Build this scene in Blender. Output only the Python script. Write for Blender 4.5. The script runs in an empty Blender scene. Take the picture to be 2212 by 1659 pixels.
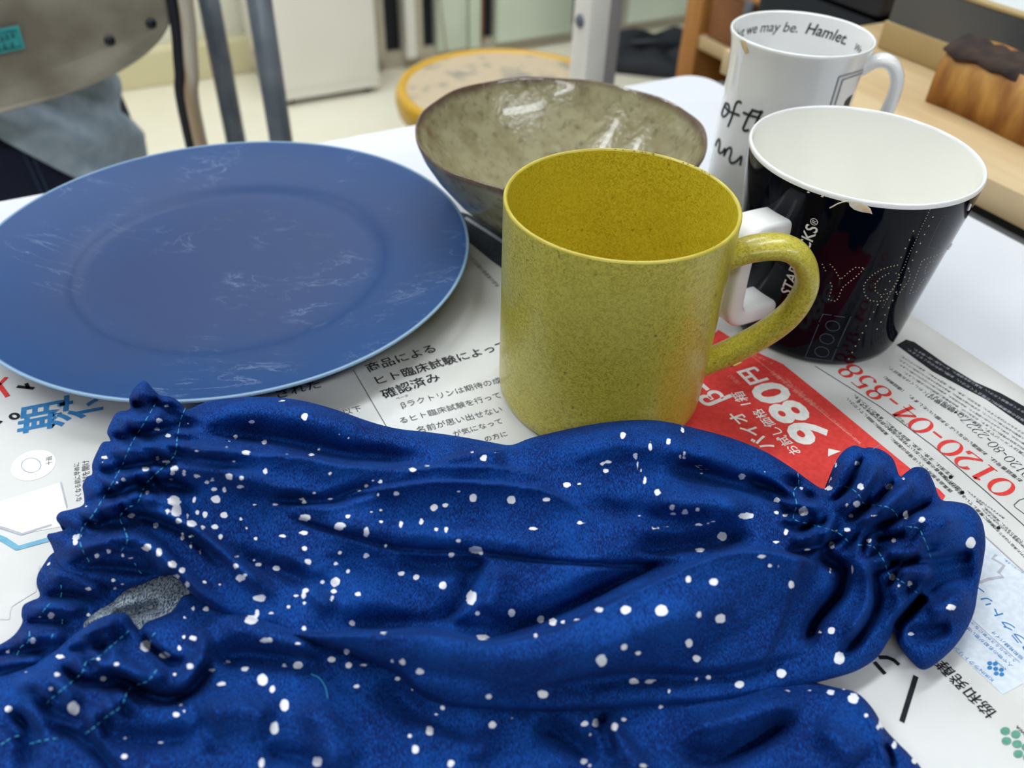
import bpy, bmesh, math, random
import numpy as np
from mathutils import Vector, Matrix

random.seed(7)
SC = bpy.context.scene
COL = SC.collection

# ------------------------------------------------------------------ camera
CAM_H = 0.22                      # metres above the table top (z = 0)
F_PX, PITCH, ROLL = 1791.0, 0.7042, 0.04096
cam_d = bpy.data.cameras.new('camera')
cam_d.sensor_width = 36.0
cam_d.lens = 36.0 * F_PX / 2212.0
cam_d.clip_start = 0.01
cam_d.dof.use_dof = True
cam_d.dof.focus_distance = 0.285
cam_d.dof.aperture_fstop = 11.0
cam = bpy.data.objects.new('camera', cam_d)
COL.objects.link(cam)
cam.matrix_world = (Matrix.Translation((0, 0, CAM_H)) @
                    Matrix.Rotation(math.pi / 2 - PITCH, 4, 'X') @
                    Matrix.Rotation(ROLL, 4, 'Z'))
SC.camera = cam

# ------------------------------------------------------------------ world, exposure
SC.view_settings.view_transform = 'Standard'
SC.view_settings.look = 'None'
SC.view_settings.gamma = 1.0
SC.view_settings.use_curve_mapping = False
SC.view_settings.exposure = 0.02
SC.cycles.max_bounces = 5
SC.cycles.diffuse_bounces = 3
SC.cycles.glossy_bounces = 3
SC.cycles.transmission_bounces = 2
SC.cycles.caustics_reflective = False
SC.cycles.caustics_refractive = False
SC.cycles.use_adaptive_sampling = True
SC.cycles.adaptive_threshold = 0.05
SC.cycles.use_denoising = True
world = bpy.data.worlds.new('world')
SC.world = world
world.use_nodes = True
wbg = world.node_tree.nodes['Background']
wbg.inputs[0].default_value = (0.86, 0.93, 1.0, 1)
wbg.inputs[1].default_value = 0.16

# table axes: TA runs along the far edge (to the right), TB away from the viewer
AZ = 1.0448
TA = Vector((math.sin(AZ), math.cos(AZ), 0))
TB = Vector((-math.cos(AZ), math.sin(AZ), 0))
FLOOR = -0.72
CEIL = 1.75

def AB(a, b, z=0.0):
    v = TA * a + TB * b
    return Vector((v.x, v.y, z))

TROT = math.atan2(TA.y, TA.x)     # z-rotation that turns local x onto TA

def ray(px, py):
    u = px - 1106.0
    v = py - 829.5
    cu = u * math.cos(ROLL) + v * math.sin(ROLL)
    cv = -u * math.sin(ROLL) + v * math.cos(ROLL)
    a, b = cu / F_PX, -cv / F_PX
    return (a, math.cos(PITCH) + b * math.sin(PITCH), -math.sin(PITCH) + b * math.cos(PITCH))

def U(px, py, z=0.0):
    d = ray(px, py)
    t = (z - CAM_H) / d[2]
    return Vector((d[0] * t, d[1] * t, z))

def U_np(px, py, z):
    u = px - 1106.0
    v = py - 829.5
    cu = u * math.cos(ROLL) + v * math.sin(ROLL)
    cv = -u * math.sin(ROLL) + v * math.cos(ROLL)
    a, b = cu / F_PX, -cv / F_PX
    dy = math.cos(PITCH) + b * math.sin(PITCH)
    dz = -math.sin(PITCH) + b * math.cos(PITCH)
    t = (z - CAM_H) / dz
    return np.stack([a * t, dy * t, z], -1)

# ------------------------------------------------------------------ materials
def nodes_of(m):
    m.use_nodes = True
    nt = m.node_tree
    return nt, nt.nodes, nt.links, nt.nodes['Principled BSDF']

def srgb(r, g, b):
    def c(x):
        x /= 255.0
        return x / 12.92 if x <= 0.04045 else ((x + 0.055) / 1.055) ** 2.4
    return (c(r), c(g), c(b), 1.0)

def mat(name, col, rough=0.5, metal=0.0, col2=None, scale=40.0, detail=1.0, bump=0.0, bscale=None,
        spec=0.5, coat=0.0, lo=0.35, hi=0.65, stretch=None, sheen=0.0, trans=0.0, alpha=None):
    m = bpy.data.materials.new(name)
    nt, N, L, P = nodes_of(m)
    P.inputs['Base Color'].default_value = col
    P.inputs['Roughness'].default_value = rough
    P.inputs['Metallic'].default_value = metal
    P.inputs['Specular IOR Level'].default_value = spec
    P.inputs['Coat Weight'].default_value = coat
    P.inputs['Coat Roughness'].default_value = 0.05
    P.inputs['Sheen Weight'].default_value = sheen
    tc = N.new('ShaderNodeTexCoord')
    src = tc.outputs['Object']
    if stretch:
        mp = N.new('ShaderNodeMapping')
        mp.inputs['Scale'].default_value = stretch
        L.new(src, mp.inputs['Vector'])
        src = mp.outputs['Vector']
    nz = N.new('ShaderNodeTexNoise')
    nz.inputs['Scale'].default_value = scale
    nz.inputs['Detail'].default_value = detail
    L.new(src, nz.inputs['Vector'])
    rp = N.new('ShaderNodeMapRange')
    rp.inputs['From Min'].default_value = lo
    rp.inputs['From Max'].default_value = hi
    L.new(nz.outputs['Fac'], rp.inputs['Value'])
    mx = N.new('ShaderNodeMix')
    mx.data_type = 'RGBA'
    mx.inputs['A'].default_value = col
    mx.inputs['B'].default_value = col2 if col2 else tuple(min(1, c * 1.06) for c in col[:3]) + (1,)
    L.new(rp.outputs['Result'], mx.inputs['Factor'])
    L.new(mx.outputs['Result'], P.inputs['Base Color'])
    if bump:
        nb = N.new('ShaderNodeTexNoise')
        nb.inputs['Scale'].default_value = bscale or scale
        nb.inputs['Detail'].default_value = 1.5
        L.new(src, nb.inputs['Vector'])
        bp = N.new('ShaderNodeBump')
        bp.inputs['Strength'].default_value = bump
        bp.inputs['Distance'].default_value = 0.001
        L.new(nb.outputs['Fac'], bp.inputs['Height'])
        L.new(bp.outputs['Normal'], P.inputs['Normal'])
    return m

# ------------------------------------------------------------------ mesh helpers
def link(o, parent=None):
    COL.objects.link(o)
    if parent is not None:
        o.parent = parent
        o.matrix_parent_inverse = Matrix.Identity(4)
    return o

def tag(o, label=None, cat=None, group=None, kind=None):
    if label: o['label'] = label
    if cat: o['category'] = cat
    if group: o['group'] = group
    if kind: o['kind'] = kind
    return o

def empty(name, loc, label, cat, rotz=0.0, group=None):
    o = bpy.data.objects.new(name, None)
    o.empty_display_size = 0.02
    o.location = loc
    o.rotation_euler = (0, 0, rotz)
    link(o)
    return tag(o, label, cat, group)

def mesh_obj(name, verts, faces, m, parent=None, smooth=True, loc=None, rotz=None):
    me = bpy.data.meshes.new(name)
    me.from_pydata([tuple(v) for v in verts], [], faces)
    me.update()
    if smooth:
        me.polygons.foreach_set('use_smooth', [True] * len(me.polygons))
    o = bpy.data.objects.new(name, me)
    if m is not None:
        for x in (m if isinstance(m, (list, tuple)) else [m]):
            me.materials.append(x)
    if loc is not None: o.location = loc
    if rotz is not None: o.rotation_euler = (0, 0, rotz)
    return link(o, parent)

def bm_obj(name, bm, m, parent=None, smooth=False, loc=None, rotz=None, sharp=None):
    me = bpy.data.meshes.new(name)
    bmesh.ops.recalc_face_normals(bm, faces=bm.faces[:])
    bm.to_mesh(me)
    bm.free()
    if smooth:
        me.polygons.foreach_set('use_smooth', [True] * len(me.polygons))
        if sharp: me.set_sharp_from_angle(angle=math.radians(sharp))
    if m is not None: me.materials.append(m)
    o = bpy.data.objects.new(name, me)
    if loc is not None: o.location = loc
    if rotz is not None: o.rotation_euler = (0, 0, rotz)
    return link(o, parent)

def box_bm(x0, x1, y0, y1, z0, z1, bev=0.0, seg=2, bm=None):
    b = bm or bmesh.new()
    vs = [b.verts.new(c) for c in ((x0, y0, z0), (x1, y0, z0), (x1, y1, z0), (x0, y1, z0),
                                   (x0, y0, z1), (x1, y0, z1), (x1, y1, z1), (x0, y1, z1))]
    fs = [b.faces.new([vs[i] for i in q]) for q in ((0, 3, 2, 1), (4, 5, 6, 7), (0, 1, 5, 4), (1, 2, 6, 5), (2, 3, 7, 6), (3, 0, 4, 7))]
    if bev:
        es = list({e for f in fs for e in f.edges})
        bmesh.ops.bevel(b, geom=es, offset=bev, segments=seg, affect='EDGES', profile=0.5)
    return b

def box(name, x0, x1, y0, y1, z0, z1, m, parent=None, bev=0.0, loc=None, rotz=None, seg=2):
    return bm_obj(name, box_bm(x0, x1, y0, y1, z0, z1, bev, seg), m, parent, smooth=bool(bev), loc=loc, rotz=rotz, sharp=35 if bev else None)

def lathe(prof, n=96, close=True):
    """prof: list of (r, z); returns verts, faces. Points with r==0 become poles."""
    verts, rows = [], []
    for r, z in prof:
        if r < 1e-7:
            rows.append([len(verts)])
            verts.append((0, 0, z))
        else:
            rows.append(list(range(len(verts), len(verts) + n)))
            verts += [(r * math.cos(2 * math.pi * k / n), r * math.sin(2 * math.pi * k / n), z) for k in range(n)]
    faces = []
    for a, b in zip(rows[:-1], rows[1:]):
        for k in range(n):
            k2 = (k + 1) % n
            if len(a) == 1 and len(b) == 1: continue
            if len(a) == 1: faces.append((a[0], b[k2], b[k]))
            elif len(b) == 1: faces.append((a[k], a[k2], b[0]))
            else: faces.append((a[k], a[k2], b[k2], b[k]))
    return verts, faces

def catmull(pts, per=8, closed=False):
    P = [np.array(p, float) for p in pts]
    n = len(P)
    out = []
    segs = n if closed else n - 1
    for i in range(segs):
        p0 = P[(i - 1) % n] if closed or i > 0 else 2 * P[0] - P[1]
        p1, p2 = P[i], P[(i + 1) % n]
        p3 = P[(i + 2) % n] if closed or i + 2 < n else 2 * P[-1] - P[-2]
        for k in range(per):
            t = k / per
            out.append(0.5 * ((2 * p1) + (-p0 + p2) * t + (2 * p0 - 5 * p1 + 4 * p2 - p3) * t * t + (-p0 + 3 * p1 - 3 * p2 + p3) * t ** 3))
    if not closed: out.append(P[-1])
    return np.array(out)

def sweep(path, section, up=None, closed_path=False, cap=True, scale=None):
    """Sweep a closed 2D section along a 3D path. `up` fixes the section's y axis."""
    P = [Vector(p) for p in path]
    n, m = len(P), len(section)
    verts, faces = [], []
    prev = None
    for i, p in enumerate(P):
        if closed_path: t = P[(i + 1) % n] - P[i - 1]
        else: t = P[min(i + 1, n - 1)] - P[max(i - 1, 0)]
        t.normalize()
        if up is not None: y = Vector(up) - t * Vector(up).dot(t)
        elif prev is not None: y = prev - t * prev.dot(t)
        else:
            r = Vector((0, 0, 1)) if abs(t.z) < 0.9 else Vector((1, 0, 0))
            y = r - t * r.dot(t)
        y.normalize()
        prev = y
        x = y.cross(t)
        s = scale[i] if scale else 1.0
        verts += [p + x * (a * s) + y * (b * s) for a, b in section]
    R = n if closed_path else n - 1
    for i in range(R):
        j = (i + 1) % n
        for k in range(m):
            k2 = (k + 1) % m
            faces.append((i * m + k, i * m + k2, j * m + k2, j * m + k))
    if cap and not closed_path:
        faces.append(tuple(range(m))[::-1])
        faces.append(tuple((n - 1) * m + k for k in range(m)))
    return verts, faces

def circ(r, n=12, ry=None):
    ry = ry or r
    return [(r * math.cos(2 * math.pi * k / n), ry * math.sin(2 * math.pi * k / n)) for k in range(n)]

def rrect(w, h, r, n=4):
    out = []
    for cx, cy, a0 in ((w / 2 - r, h / 2 - r, 0), (-w / 2 + r, h / 2 - r, 90), (-w / 2 + r, -h / 2 + r, 180), (w / 2 - r, -h / 2 + r, 270)):
        for k in range(n + 1):
            a = math.radians(a0 + 90 * k / n)
            out.append((cx + r * math.cos(a), cy + r * math.sin(a)))
    return out

def tube(name, path, r, m, parent=None, n=12, per=6, smooth_path=True):
    pts = catmull(path, per) if smooth_path and len(path) > 2 else path
    v, f = sweep(pts, circ(r, n))
    return mesh_obj(name, v, f, m, parent)

# ------------------------------------------------------------------ ceiling lamps (the room's own light)
M_WALL = mat('painted_wall', srgb(236, 234, 220), 0.8, col2=srgb(230, 228, 212), scale=3)
M_CEIL = mat('ceiling_paint', srgb(232, 232, 228), 0.9, scale=4)
M_HOUSING = mat('white_enamel', srgb(235, 235, 232), 0.4, scale=8)
def lamp_diffuser(strength):
    m = bpy.data.materials.new('lamp_diffuser')
    nt, N, L, P = nodes_of(m)
    P.inputs['Base Color'].default_value = (0.9, 0.9, 0.9, 1)
    P.inputs['Emission Color'].default_value = (0.92, 0.965, 1.0, 1)
    P.inputs['Emission Strength'].default_value = strength
    return m
M_LAMP = lamp_diffuser(6.0)
M_LAMP.cycles.emission_sampling = 'NONE'
LAMP_W = 12.3
LAMPS = [(-0.95, 1.75), (0.75, 1.85), (-0.95, 0.60), (0.75, 0.70), (-0.95, -1.40), (0.75, -1.30)]
LAMP_WORDS = ['far left', 'far right', 'middle left', 'middle right', 'near left', 'near right']
for (a, b), w in zip(LAMPS, LAMP_WORDS):
    e = empty('ceiling_light', AB(a, b, CEIL), 'long white fluorescent ceiling light, %s one over the table' % w, 'light', TROT, 'ceiling lights')
    bm = box_bm(-0.62, 0.62, -0.14, 0.14, -0.035, -0.002, 0.004)
    bm_obj('housing', bm, M_HOUSING, e)
    for y in (-0.07, 0.07):
        v, f = sweep([(-0.59, y, -0.055), (0.59, y, -0.055)], circ(0.018, 12))
        mesh_obj('tube', v, f, M_LAMP, e)
    ld = bpy.data.lights.new('lamp_glow', 'AREA')
    ld.shape = 'RECTANGLE'; ld.size = 1.18; ld.size_y = 0.2; ld.energy = LAMP_W; ld.color = (0.92, 0.965, 1.0)
    lo_ = link(bpy.data.objects.new('lamp_glow', ld), e)
    lo_.location = (0, 0, -0.078)

# ------------------------------------------------------------------ room shell
M_FLOOR = mat('vinyl_floor', srgb(246, 241, 222), 0.35, col2=srgb(240, 234, 212), scale=2.5, detail=5)
fl = bm_obj('floor', box_bm(-3.2, 3.2, -2.0, 2.75, FLOOR - 0.05, FLOOR), M_FLOOR, rotz=TROT)
tag(fl, 'cream vinyl floor of the workroom', 'floor', kind='structure')
ce = bm_obj('ceiling', box_bm(-3.2, 3.2, -2.0, 2.75, CEIL, CEIL + 0.05), M_CEIL, rotz=TROT)
tag(ce, 'white painted workroom ceiling', 'ceiling', kind='structure')
wl = bm_obj('wall_back', box_bm(-3.2, 3.2, 2.66, 2.75, FLOOR, CEIL), M_WALL, rotz=TROT)
tag(wl, 'cream painted wall behind the cabinets', 'wall', kind='structure')
bb = bm_obj('baseboard_back', box_bm(-3.2, 3.2, 2.60, 2.66, FLOOR, FLOOR + 0.10, 0.006), mat('baseboard_paint', srgb(214, 206, 168), 0.5, scale=6), rotz=TROT)
tag(bb, 'pale yellow baseboard along the back wall', 'baseboard', kind='structure')
# ------------------------------------------------------------------ work table
M_TABLE = mat('white_laminate', srgb(222, 225, 233), 0.42, col2=srgb(214, 217, 226), scale=5, detail=2)
M_EDGE = mat('grey_edge_band', srgb(70, 72, 76), 0.5, scale=20)
M_STEEL = mat('grey_steel_tube', srgb(128, 136, 146), 0.32, metal=0.35, col2=srgb(108, 116, 126), scale=30)
tb = empty('work_table', AB(-0.28, 0.12, FLOOR), 'white laminate work table with dark edge band under the crockery', 'table', TROT)
A0, A1, B0, B1 = -0.72, 0.7075, -0.42, 0.357    # local to the table centre (-0.28, 0.12)
ZT = -FLOOR                                     # local height of the table top
bm = box_bm(A0, A1, B0, B1, ZT - 0.022, ZT)
ve = [e for e in bm.edges if abs(e.verts[0].co.z - e.verts[1].co.z) > 0.01]
bmesh.ops.bevel(bm, geom=ve, offset=0.018, segments=6, affect='EDGES', profile=0.5)
bm_obj('tabletop', bm, M_TABLE, tb)
bm = box_bm(A1, A1 + 0.006, B0 + 0.02, B1 - 0.02, ZT - 0.024, ZT + 0.0005, 0.001)
bm_obj('edge_band', bm, M_EDGE, tb, smooth=True, sharp=35)
for x in (A0 + 0.05, A1 - 0.05):
    for y in (B0 + 0.05, B1 - 0.05):
        v, f = sweep([(x, y, 0), (x, y, ZT - 0.022)], rrect(0.03, 0.03, 0.004))
        mesh_obj('leg', v, f, M_STEEL, tb)
for y in (B0 + 0.05, B1 - 0.05):
    v, f = sweep([(A0 + 0.05, y, ZT - 0.045), (A1 - 0.05, y, ZT - 0.045)], rrect(0.02, 0.03, 0.003))
    mesh_obj('apron_rail', v, f, M_STEEL, tb)

# ------------------------------------------------------------------ blue plate
def plate_material():
    m = bpy.data.materials.new('blue_matte_glaze')
    nt, N, L, P = nodes_of(m)
    tc = N.new('ShaderNodeTexCoord')
    sep = N.new('ShaderNodeSeparateXYZ')
    L.new(tc.outputs['Object'], sep.inputs[0])
    # radius
    ln = N.new('ShaderNodeVectorMath'); ln.operation = 'MULTIPLY'
    ln.inputs[1].default_value = (1, 1, 0)
    L.new(tc.outputs['Object'], ln.inputs[0])
    le = N.new('ShaderNodeVectorMath'); le.operation = 'LENGTH'
    L.new(ln.outputs[0], le.inputs[0])
    # worn, greyer centre of the plate against the bluer brim
    n1 = N.new('ShaderNodeTexNoise'); n1.inputs['Scale'].default_value = 22; n1.inputs['Detail'].default_value = 3
    L.new(tc.outputs['Object'], n1.inputs['Vector'])
    add = N.new('ShaderNodeMath'); add.operation = 'MULTIPLY_ADD'
    add.inputs[1].default_value = 0.075; L.new(n1.outputs['Fac'], add.inputs[0]); L.new(le.outputs['Value'], add.inputs[2])
    mr = N.new('ShaderNodeMapRange'); mr.inputs['From Min'].default_value = 0.085; mr.inputs['From Max'].default_value = 0.145
    L.new(add.outputs[0], mr.inputs['Value'])
    base = N.new('ShaderNodeMix'); base.data_type = 'RGBA'
    base.inputs['A'].default_value = srgb(36, 60, 106); base.inputs['B'].default_value = srgb(15, 64, 120)
    L.new(mr.outputs['Result'], base.inputs['Factor'])
    # pale scuffs
    n2 = N.new('ShaderNodeTexNoise'); n2.inputs['Scale'].default_value = 34; n2.inputs['Detail'].default_value = 6
    n2.inputs['Roughness'].default_value = 0.62; n2.inputs['Distortion'].default_value = 1.6
    mp = N.new('ShaderNodeMapping'); mp.inputs['Rotation'].default_value = (0, 0, 0.35); mp.inputs['Scale'].default_value = (0.55, 1.5, 1)
    L.new(tc.outputs['Object'], mp.inputs['Vector']); L.new(mp.outputs[0], n2.inputs['Vector'])
    sb = N.new('ShaderNodeMath'); sb.operation = 'SUBTRACT'; sb.inputs[1].default_value = 0.5
    L.new(n2.outputs['Fac'], sb.inputs[0])
    ab = N.new('ShaderNodeMath'); ab.operation = 'ABSOLUTE'; L.new(sb.outputs[0], ab.inputs[0])
    m2 = N.new('ShaderNodeMapRange'); m2.inputs['From Min'].default_value = 0.012; m2.inputs['From Max'].default_value = 0.0
    m2.inputs['To Max'].default_value = 1.0
    L.new(ab.outputs[0], m2.inputs['Value'])
    n3 = N.new('ShaderNodeTexNoise'); n3.inputs['Scale'].default_value = 30; n3.inputs['Detail'].default_value = 2
    L.new(tc.outputs['Object'], n3.inputs['Vector'])
    m3 = N.new('ShaderNodeMapRange'); m3.inputs['From Min'].default_value = 0.52; m3.inputs['From Max'].default_value = 0.68
    L.new(n3.outputs['Fac'], m3.inputs['Value'])
    mu = N.new('ShaderNodeMath'); mu.operation = 'MULTIPLY'; L.new(m2.outputs[0], mu.inputs[0]); L.new(m3.outputs[0], mu.inputs[1])
    mu2 = N.new('ShaderNodeMath'); mu2.operation = 'MULTIPLY'; mu2.inputs[1].default_value = 0.42; L.new(mu.outputs[0], mu2.inputs[0])
    mx = N.new('ShaderNodeMix'); mx.data_type = 'RGBA'; mx.inputs['B'].default_value = srgb(140, 158, 190)
    L.new(base.outputs['Result'], mx.inputs['A']); L.new(mu2.outputs[0], mx.inputs['Factor'])
    # glaze worn thin and pale at the lip
    m4 = N.new('ShaderNodeMapRange'); m4.inputs['From Min'].default_value = 0.1086; m4.inputs['From Max'].default_value = 0.1096
    L.new(le.outputs['Value'], m4.inputs['Value'])
    mx2 = N.new('ShaderNodeMix'); mx2.data_type = 'RGBA'; mx2.inputs['B'].default_value = srgb(138, 168, 196)
    L.new(mx.outputs['Result'], mx2.inputs['A']); L.new(m4.outputs[0], mx2.inputs['Factor'])
    L.new(mx2.outputs['Result'], P.inputs['Base Color'])
    P.inputs['Roughness'].default_value = 0.42
    P.inputs['Specular IOR Level'].default_value = 0.28
    return m

PC = Vector((-0.1328, 0.3300, 0.0009))
prof = [(0, 0.0052), (0.03, 0.0053), (0.05, 0.0056), (0.064, 0.0062), (0.0685, 0.0068), (0.0705, 0.0078), (0.072, 0.0086), (0.0755, 0.0094), (0.083, 0.0108),
        (0.092, 0.0126), (0.101, 0.0148), (0.107, 0.0166), (0.1092, 0.0173), (0.1101, 0.0174), (0.1104, 0.0168), (0.1098, 0.0159),
        (0.104, 0.0136), (0.09, 0.0098), (0.074, 0.0058), (0.066, 0.0028), (0.0655, 0.0), (0.0625, 0.0), (0.062, 0.002), (0, 0.002)]
v, f = lathe(prof, 160)
v = [(x, y, z + 0.0004 * math.sin(2 * math.atan2(y, x) + 0.6) * (math.hypot(x, y) / 0.11) ** 3 * (1 if z > 0.006 else 0)) for x, y, z in v]
pl = mesh_obj('dinner_plate', v, f, plate_material(), loc=PC)
tag(pl, 'large matte blue ceramic plate with scuffed centre and pale lip', 'plate')

# ------------------------------------------------------------------ stoneware bowl
def bowl_material():
    m = bpy.data.materials.new('olive_stoneware_glaze')
    nt, N, L, P = nodes_of(m)
    tc = N.new('ShaderNodeTexCoord')
    def noise(s, d=4, r=0.6):
        n = N.new('ShaderNodeTexNoise'); n.inputs['Scale'].default_value = s; n.inputs['Detail'].default_value = d; n.inputs['Roughness'].default_value = r
        L.new(tc.outputs['Object'], n.inputs['Vector']); return n
    def rng(src, a, b, c=0.0, d=1.0):
        r = N.new('ShaderNodeMapRange'); r.inputs['From Min'].default_value = a; r.inputs['From Max'].default_value = b
        r.inputs['To Min'].default_value = c; r.inputs['To Max'].default_value = d; L.new(src, r.inputs['Value']); return r.outputs['Result']
    def mix(a, b, f):
        x = N.new('ShaderNodeMix'); x.data_type = 'RGBA'
        if isinstance(a, tuple): x.inputs['A'].default_value = a
        else: L.new(a, x.inputs['A'])
        x.inputs['B'].default_value = b
        L.new(f, x.inputs['Factor']); return x.outputs['Result']
    c = mix(srgb(140, 132, 98), srgb(164, 158, 126), rng(noise(44).outputs['Fac'], 0.40, 0.60))
    c = mix(c, srgb(92, 84, 64), rng(noise(190, 4).outputs['Fac'], 0.54, 0.72, 0, 0.7))
    c = mix(c, srgb(112, 62, 44), rng(noise(56, 3).outputs['Fac'], 0.62, 0.74, 0, 0.7))
    c = mix(c, srgb(176, 174, 158), rng(noise(70, 5).outputs['Fac'], 0.60, 0.72, 0, 0.55))
    # iron-brown lip
    sep = N.new('ShaderNodeSeparateXYZ'); L.new(tc.outputs['Object'], sep.inputs[0])
    ad = N.new('ShaderNodeMath'); ad.operation = 'MULTIPLY_ADD'; ad.inputs[1].default_value = 0.006
    L.new(noise(50).outputs['Fac'], ad.inputs[0]); L.new(sep.outputs['Z'], ad.inputs[2])
    c = mix(c, srgb(94, 74, 58), rng(ad.outputs[0], 0.0545, 0.0580))
    L.new(c, P.inputs['Base Color'])
    P.inputs['Roughness'].default_value = 0.17
    P.inputs['Coat Weight'].default_value = 0.35
    bp = N.new('ShaderNodeBump'); bp.inputs['Strength'].default_value = 0.45; bp.inputs['Distance'].default_value = 0.0012
    L.new(noise(180, 3).outputs['Fac'], bp.inputs['Height']); L.new(bp.outputs[0], P.inputs['Normal'])
    return m

BC = Vector((0.0186, 0.3849, 0.0))
prof = [(0, 0.0085), (0.012, 0.0088), (0.026, 0.0115), (0.038, 0.0180), (0.049, 0.0275), (0.058, 0.0380), (0.0645, 0.0475), (0.0680, 0.0540),
        (0.0691, 0.0555), (0.0699, 0.0552), (0.0698, 0.0535), (0.0672, 0.0465), (0.062, 0.0375), (0.054, 0.0270), (0.045, 0.0180), (0.036, 0.0110), (0.0285, 0.0075),
        (0.0280, 0.0010), (0.0270, 0.0), (0.0240, 0.0), (0.0232, 0.0030), (0, 0.0032)]
pr = catmull(prof[:9], 4).tolist() + prof[9:]
v, f = lathe([(max(0, a), b) for a, b in pr], 144)
def wob(x, y, z):
    t = math.atan2(y, x); r = math.hypot(x, y); k = (r / 0.07) ** 2
    s = 1 + k * (0.006 * math.sin(2 * t + 0.8) + 0.003 * math.sin(5 * t) + 0.0015 * math.sin(13 * t))
    return (x * s, y * s, z + k * (0.0006 * math.sin(3 * t + 1) + 0.0003 * math.sin(11 * t)) * (1 if z > 0.012 else 0))
v = [wob(*q) for q in v]
bo = mesh_obj('stoneware_bowl', v, f, bowl_material(), loc=BC)
tag(bo, 'wide speckled olive-grey stoneware bowl with brown lip', 'bowl')

# ------------------------------------------------------------------ mugs: helpers
def profile_radius(prof):
    zs = np.array([p[1] for p in prof]); rs = np.array([p[0] for p in prof])
    o = np.argsort(zs)
    return lambda z: np.interp(z, zs[o], rs[o])

def handle(name, centre2d, section, phi, m, parent, per=8):
    pts = catmull([(r * math.cos(phi), r * math.sin(phi), z) for r, z in centre2d], per)
    up = (-math.sin(phi), math.cos(phi), 0)
    v, f = sweep(pts, section, up=up)
    return mesh_obj(name, v, f, m, parent)

def speckle_material(name, c1, c2, c3, dark):
    m = bpy.data.materials.new(name)
    nt, N, L, P = nodes_of(m)
    tc = N.new('ShaderNodeTexCoord')
    n = N.new('ShaderNodeTexNoise'); n.inputs['Scale'].default_value = 900; n.inputs['Detail'].default_value = 2; n.inputs['Distortion'].default_value = 1.2
    L.new(tc.outputs['Object'], n.inputs['Vector'])
    r = N.new('ShaderNodeValToRGB')
    r.color_ramp.elements[0].position = 0.36; r.color_ramp.elements[0].color = c1
    r.color_ramp.elements[1].position = 0.60; r.color_ramp.elements[1].color = c2
    L.new(n.outputs['Fac'], r.inputs['Fac'])
    n2 = N.new('ShaderNodeTexNoise'); n2.inputs['Scale'].default_value = 420; n2.inputs['Detail'].default_value = 1
    L.new(tc.outputs['Object'], n2.inputs['Vector'])
    r2 = N.new('ShaderNodeMapRange'); r2.inputs['From Min'].default_value = 0.71; r2.inputs['From Max'].default_value = 0.78; r2.inputs['To Max'].default_value = 0.8
    L.new(n2.outputs['Fac'], r2.inputs['Value'])
    mx = N.new('ShaderNodeMix'); mx.data_type = 'RGBA'; mx.inputs['B'].default_value = dark
    L.new(r.outputs['Color'], mx.inputs['A']); L.new(r2.outputs[0], mx.inputs['Factor'])
    n3 = N.new('ShaderNodeTexNoise'); n3.inputs['Scale'].default_value = 30
    L.new(tc.outputs['Object'], n3.inputs['Vector'])
    r3 = N.new('ShaderNodeMapRange'); r3.inputs['From Min'].default_value = 0.4; r3.inputs['From Max'].default_value = 0.7; r3.inputs['To Max'].default_value = 0.35
    L.new(n3.outputs['Fac'], r3.inputs['Value'])
    m2 = N.new('ShaderNodeMix'); m2.data_type = 'RGBA'; m2.inputs['B'].default_value = c3
    L.new(mx.outputs['Result'], m2.inputs['A']); L.new(r3.outputs[0], m2.inputs['Factor'])
    L.new(m2.outputs['Result'], P.inputs['Base Color'])
    P.inputs['Roughness'].default_value = 0.30
    P.inputs['Coat Weight'].default_value = 0.15
    bp = N.new('ShaderNodeBump'); bp.inputs['Strength'].default_value = 0.10; bp.inputs['Distance'].default_value = 0.0004
    L.new(n.outputs['Fac'], bp.inputs['Height']); L.new(bp.outputs[0], P.inputs['Normal'])
    return m

# ------------------------------------------------------------------ mustard mug
M_MUST = speckle_material('mustard_speckle_glaze', srgb(164, 152, 46), srgb(202, 190, 74), srgb(196, 186, 78), srgb(116, 102, 26))
M_MUSTIN = speckle_material('mustard_inner_glaze', srgb(186, 166, 28), srgb(214, 196, 54), srgb(206, 186, 44), srgb(146, 122, 16))
M_MUSTRIM = mat('mustard_lip_glaze', srgb(200, 186, 78), 0.3, col2=srgb(186, 170, 56), scale=120)
M_CHIP = mat('bare_clay_chip', srgb(226, 200, 168), 0.8, col2=srgb(206, 176, 140), scale=400, bump=0.3)
M_IRON = mat('iron_speck', srgb(112, 72, 26), 0.6, scale=300)
YC = Vector((0.0351, 0.2587, 0.0006))
ym = empty('mustard_mug', YC, 'speckled mustard yellow mug with loop handle, nearest of the mugs', 'mug')
out = [(0, 0.0012), (0.034, 0.0012), (0.035, 0.0), (0.0372, 0.0), (0.0392, 0.0012), (0.0403, 0.0038), (0.0405, 0.008), (0.0406, 0.03), (0.0407, 0.06), (0.0408, 0.0842)]
lip = [(0.0408, 0.0842), (0.0406, 0.0847), (0.04015, 0.08495), (0.0396, 0.0848), (0.0393, 0.0843)]
inn = [(0.0393, 0.0843), (0.0388, 0.078), (0.0384, 0.06), (0.0382, 0.03), (0.0378, 0.012), (0.0365, 0.0075), (0.033, 0.0055), (0, 0.005)]
for nm, pr, m in (('outer_wall', out, M_MUST), ('lip', lip, M_MUSTRIM), ('inner_wall', inn, M_MUSTIN)):
    v, f = lathe(pr, 128)
    o = mesh_obj(nm, v, f, m, ym)
    if nm == 'lip': lip_o = o
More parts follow.
